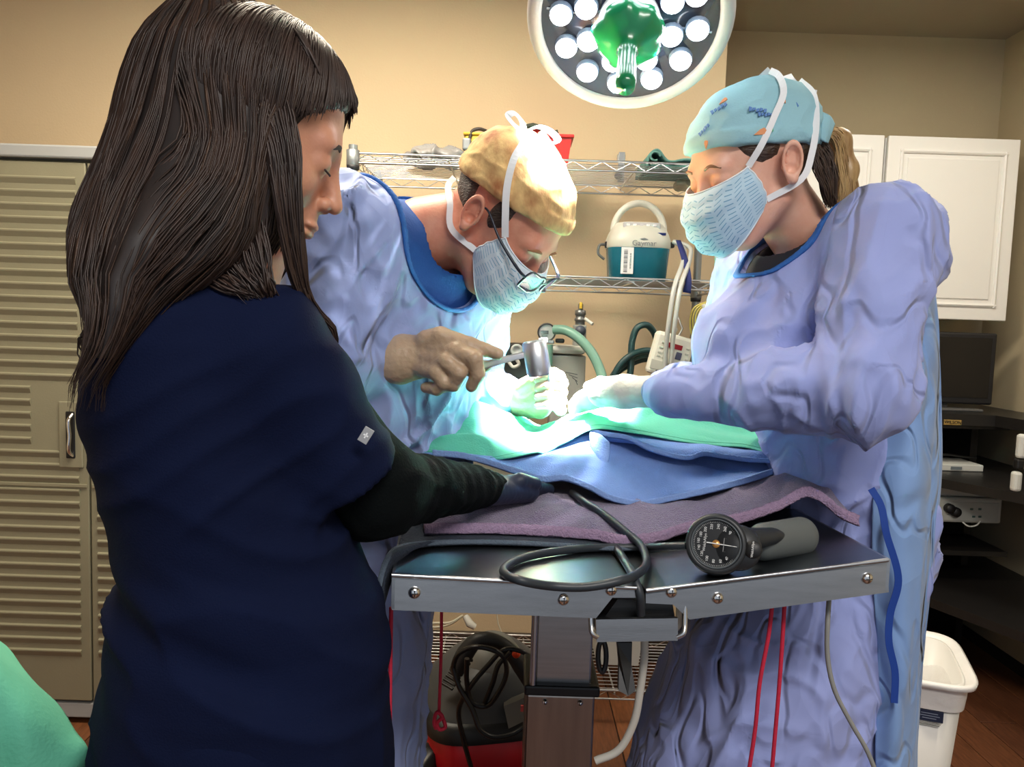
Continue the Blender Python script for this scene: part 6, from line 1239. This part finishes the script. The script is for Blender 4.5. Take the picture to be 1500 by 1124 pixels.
cloth('scrub_collar', lambda P: smax(smax(gown3_raw(P) + 0.010, nhole3(P) - 0.02, 0.005), -cone(P, S3['neck'] + A3(-0.01, -0.02, -0.04), wor(H3, (-0.03, 0, -0.05)), 0.060, 0.055), 0.006), (0.25, 1.0, 1.25), (0.8, 1.6, 1.66), 0.004, mat('black_scrub', srgb(22, 26, 38), 0.85), per3)
shoes(S3, per3)
# loose back panel of the gown with its tie
V, F = patch([[W(*p) for p in r] for r in (
    [(1352, 430, 1.24), (1362, 420, 1.26), (1370, 440, 1.30), (1366, 450, 1.36)],
    [(1310, 570, 1.18), (1345, 550, 1.17), (1374, 540, 1.22), (1370, 550, 1.34)],
    [(1282, 700, 1.16), (1330, 680, 1.14), (1376, 680, 1.20), (1372, 690, 1.34)],
    [(1278, 820, 1.15), (1320, 820, 1.13), (1362, 830, 1.19), (1360, 840, 1.34)],
    [(1285, 950, 1.15), (1320, 950, 1.13), (1350, 950, 1.19), (1350, 960, 1.34)],
    [(1282, 1130, 1.15), (1310, 1130, 1.13), (1338, 1130, 1.19), (1340, 1140, 1.34)],
    [(1282, 1300, 1.15), (1310, 1300, 1.13), (1338, 1300, 1.19), (1340, 1310, 1.34)])], 70, 160)
V = V + vnormals(V, F) * (0.007 * pn(V * A3(22, 22, 2.2), 4) + 0.004 * crease(V * A3(12, 12, 6), 6))[:, None]
bp = np_obj('gown_back_panel', V, F, m_gown2, per3); solid(bp, 0.002); bp['label'] = 'steel blue back panel of the gown'
ribbon('gown_tie', [W(1276, 716, 1.12), W(1290, 740, 1.115), W(1298, 780, 1.11), (W(1316, 850, 1.11)), W(1304, 900, 1.115), W(1302, 940, 1.115), W(1311, 985, 1.115), W(1310, 1030, 1.115)], 0.010, mat('royal_tie', srgb(18, 62, 148), 0.7), per3, 60, 0.0015, A3(-0.3, -1, 0.3))
# cap with printed motifs, ponytail, hair
capm3 = mat('light_blue_cap', srgb(150, 196, 208), 0.85, var=0.1, vscale=14, bump=0.12, bscale=300)
cap3 = cap_mesh(H3, capm3, per3, 0.052, -0.004, 0.009, ((-0.055, 0, 0.05), (0.07, 0.076, 0.066)))
def cap_mark(lx, lz, col, kind, rot=0.0, size=1.0):
    """flat print on the cap at local forward lx, up lz (near side)"""
    # march from outside to the cap surface
    y = np.linspace(0.12, 0.0, 240); P = np.stack([np.full(240, lx), y, np.full(240, lz)], 1); d = np.minimum(ell(P, CRAN[0], np.array(CRAN[1]) + 0.011), ell(P, (-0.055, 0, 0.05), (0.07, 0.076, 0.066))); i = int(np.argmax(d < 0.0008)); p = P[i]
    e = 1e-3; g = np.array([ell((p + v)[None], CRAN[0], np.array(CRAN[1]) + 0.011)[0] for v in np.eye(3) * e]); n = g - ell(p[None], CRAN[0], np.array(CRAN[1]) + 0.011)[0]; n /= np.linalg.norm(n)
    u = np.cross(A3(0, 0, 1), n); u /= np.linalg.norm(u); v = np.cross(n, u); u, v = u * math.cos(rot) + v * math.sin(rot), v * math.cos(rot) - u * math.sin(rot)
    pt = lambda a, b: wor(H3, p + u * a * size + v * b * size + n * 0.0012); N = H3[0] @ n; mb = MB()
    if kind == 'carrot': mb.prism([pt(-0.008, 0), pt(0.0, -0.0028), pt(0.004, -0.0028), pt(0.005, 0), pt(0.004, 0.0028), pt(0, 0.0028)], N * 0.0016)
    elif kind == 'leaf': mb.prism([pt(-0.003, -0.002), pt(0.003, -0.003), pt(0.004, 0.0), pt(0.003, 0.003), pt(-0.003, 0.002)], N * 0.0016)
    elif kind == 'tag': mb.prism([pt(-0.005, -0.006), pt(0.005, -0.006), pt(0.005, 0.006), pt(-0.005, 0.006)], N * 0.0016)
    else:
        for k in range(5): mb.prism([pt(-0.008 + k * 0.0035, -0.003 + 0.001 * (k % 2)), pt(-0.0052 + k * 0.0035, -0.0016 + 0.0012 * (k % 2)), pt(-0.0054 + k * 0.0035, 0.0018), pt(-0.0082 + k * 0.0035, 0.0024 - 0.001 * (k % 3))], N * 0.0016)
    mb.build('cap_print', col, cap3)
cb = mat('cap_ink_blue', srgb(92, 132, 190), 0.8); co = mat('cap_ink_orange', srgb(222, 150, 104), 0.8); cg = mat('cap_ink_green', srgb(96, 176, 130), 0.8); cwh = mat('cap_ink_white', srgb(226, 234, 234), 0.8)
for lx, lz, c_, k_, r_, s_ in ((0.052, 0.098, cb, 'word', 0.3, 1.5), (0.016, 0.078, cb, 'word', -0.5, 1.5), (0.009, 0.068, cb, 'word', -0.4, 1.3), (-0.057, 0.064, cb, 'word', -0.3, 1.4), (-0.058, 0.053, cb, 'word', -0.3, 1.4), (0.078, 0.076, cb, 'word', 0.6, 1.2),
                             (0.024, 0.047, co, 'carrot', 0.05, 1.5), (0.012, 0.046, cg, 'leaf', 0.1, 1.3), (-0.031, 0.082, co, 'carrot', 1.2, 1.3), (-0.047, 0.032, cg, 'tag', 0.1, 1.1), (0.040, 0.106, co, 'carrot', 0.6, 1.1), (0.084, 0.056, co, 'carrot', 1.4, 1.0), (-0.080, 0.035, cb, 'word', 0.8, 1.2)):
    cap_mark(lx, lz, c_, k_, r_, s_)
hairm3 = mat('dark_blond_hair', srgb(74, 54, 42), 0.45, var=0.5, vscale=50, stretch=(1, 1, 3), bump=0.5, bscale=120)
hair_cap(H3, hairm3, per3, lambda q: np.maximum(np.maximum(q[:, 2] - 0.05, -(q[:, 2] + 0.065)), q[:, 0] + 0.026 + 0.3 * (q[:, 2] + 0.03)), 0.009)
hair_cap(H3, hairm3, per3, lambda q: 0.02 * (np.sqrt(((q[:, 0] - 0.022) / 0.034) ** 2 + ((q[:, 2] - 0.035 - 0.2 * (q[:, 0] - 0.02)) / 0.038) ** 2) - 1), 0.0045)
sh3 = lambda p: wor(H3, p)
m_blond = mat('blond_hair', srgb(196, 164, 112), 0.4, var=0.5, vscale=40, stretch=(2, 2, 0.4), col2=srgb(140, 106, 68)); m_dkh = mat('deep_brown_hair', srgb(70, 52, 42), 0.45, var=0.4, vscale=40, stretch=(2, 2, .4))  # ponytail hair runs from dark brown to blond
pony = cloth('ponytail', lambda P: chain(P, [W(1205, 195, 1.24), W(1230, 205, 1.25), W(1240, 250, 1.25), W(1236, 300, 1.24)], [0.010, 0.014, 0.015, 0.011], 0.02), W(1180, 330, 1.20) - 0.05, W(1275, 170, 1.30) + 0.05, 0.004, m_blond, per3, lambda V: 0.002 * pn(V * A3(120, 120, 8), 3))
locks([[W(1204, 192, 1.22), W(1228, 190, 1.235), W(1246, 225, 1.25), W(1254, 270, 1.25), W(1258, 302, 1.25)], [W(1206, 196, 1.22), W(1222, 205, 1.215), W(1228, 240, 1.215), W(1232, 280, 1.215), W(1228, 300, 1.215)]], 330, 0.002, 0.0011, m_blond, pony, 12)
locks([[W(1200, 200, 1.21), W(1215, 220, 1.21), W(1222, 255, 1.205), W(1224, 300, 1.21)], [W(1190, 225, 1.19), W(1196, 250, 1.185), W(1206, 280, 1.19), W(1212, 303, 1.2)]], 260, 0.0025, 0.0011, m_dkh, pony, 13)
V, F = patch([[W(1205, 165, 1.2), W(1215, 170, 1.2), W(1222, 182, 1.21)], [W(1203, 185, 1.19), W(1211, 190, 1.19), W(1217, 196, 1.2)], [W(1202, 205, 1.19), W(1208, 208, 1.19), W(1212, 210, 1.2)]], 12, 16); solid(np_obj('cap_tail', V, F, capm3, per3), 0.003)
mk3, ul3, ll3, ur3, lr3 = face_mask(H3, mask_material('zigzag_mask', srgb(186, 214, 230), srgb(104, 156, 190), 15.0), per3, 1.0)
ribbon('mask_tie', [ur3, sh3((0.030, 0.084, 0.03)), sh3((0.0, 0.087, 0.062)), sh3((-0.03, 0.080, 0.09)), sh3((-0.048, 0.055, 0.116)), sh3((-0.055, 0.03, 0.128))], 0.0095, m_strap, per3)
ribbon('mask_tie', [lr3, sh3((-0.02, 0.090, -0.035)), sh3((-0.045, 0.091, -0.005)), sh3((-0.07, 0.084, 0.035)), sh3((-0.092, 0.064, 0.075)), sh3((-0.098, 0.035, 0.10))], 0.0095, m_strap, per3)
ribbon('mask_tie', [ul3, sh3((0.030, -0.084, 0.03)), sh3((-0.03, -0.078, 0.09)), sh3((-0.055, 0.03, 0.13))], 0.0095, m_strap, per3)
ribbon('tie_end', [W(1170, 140, 1.2), W(1166, 128, 1.2), W(1158, 118, 1.2), W(1153, 110, 1.21)], 0.013, m_strap, per3, nrm=A3(-0.2, -1, 0.1))
ribbon('tie_end', [W(1186, 158, 1.2), W(1189, 145, 1.2), W(1192, 131, 1.2)], 0.011, m_strap, per3, nrm=A3(0.1, -1, 0))
for s, nm in ((1, 0), (-1, 1)):
    MB().tube(sh3([(0.079, s * 0.046, 0.016), (0.0885, s * 0.033, 0.0235), (0.0895, s * 0.018, 0.020)]), [0.0012, 0.0026, 0.002], 8, samples=12).build('eyebrow', mat('brow_brown', srgb(112, 78, 58), 0.8), per3)
    if s > 0: MB().tube(sh3([(0.083, s * 0.047, -0.006), (0.0902, s * 0.034, -0.0085), (0.0895, s * 0.022, -0.0075)]), [0.0014, 0.0028, 0.0016], 8, samples=12).build('eyelashes', mat('lash_dark', srgb(40, 28, 26), 0.7), per3)
MB().lathe([(0.0022, 0), (0.0016, 0.002), (0, 0.0025)], 10, sh3((-0.004, 0.088, -0.037)), H3[0][:, 1]).build('earring', m_inst, per3)
# gloved hands
m_wglove = mat('white_glove', srgb(222, 216, 204), 0.45, var=0.1, vscale=30, bump=0.2, bscale=80)
def hand3(x0, D, sgn):
    def f(P):
        d = econe(P, q(965, 574, D), q(915, 574, D + .05), A3(0, 0, 1), (0.027, 0.029), (0.026, 0.03)); d = np.maximum(d, (P - q(966, 574, D))[:, 0])
        d = smin(d, econe(P, q(915, 574, D + .05), q(885, 578, D + .08), A3(0, 0, 1), (0.027, 0.032), (0.022, 0.036)), 0.015)
        for i in range(4): d = finger(P, d, [q(888, 572 + 5*i, D + .08 + .012*i), q(866, 574 + 6*i, D + .10 + .01*i), q(850, 582 + 5*i, D + .12 + .01*i), q(840, 592 + 3*i, D + .13)], [0.012, 0.011, 0.010, 0.0085], 0.005)
        return finger(P, d, [q(905, 566, D + .04), q(880, 562, D + .06), q(862, 567, D + .09)], [0.015, 0.012, 0.0095], 0.008)
    return f
glove('glove', hand3(0, 1.25, 1), [q(966, 545, 1.2), q(835, 612, 1.42)], m_wglove, per3, 0.0026)
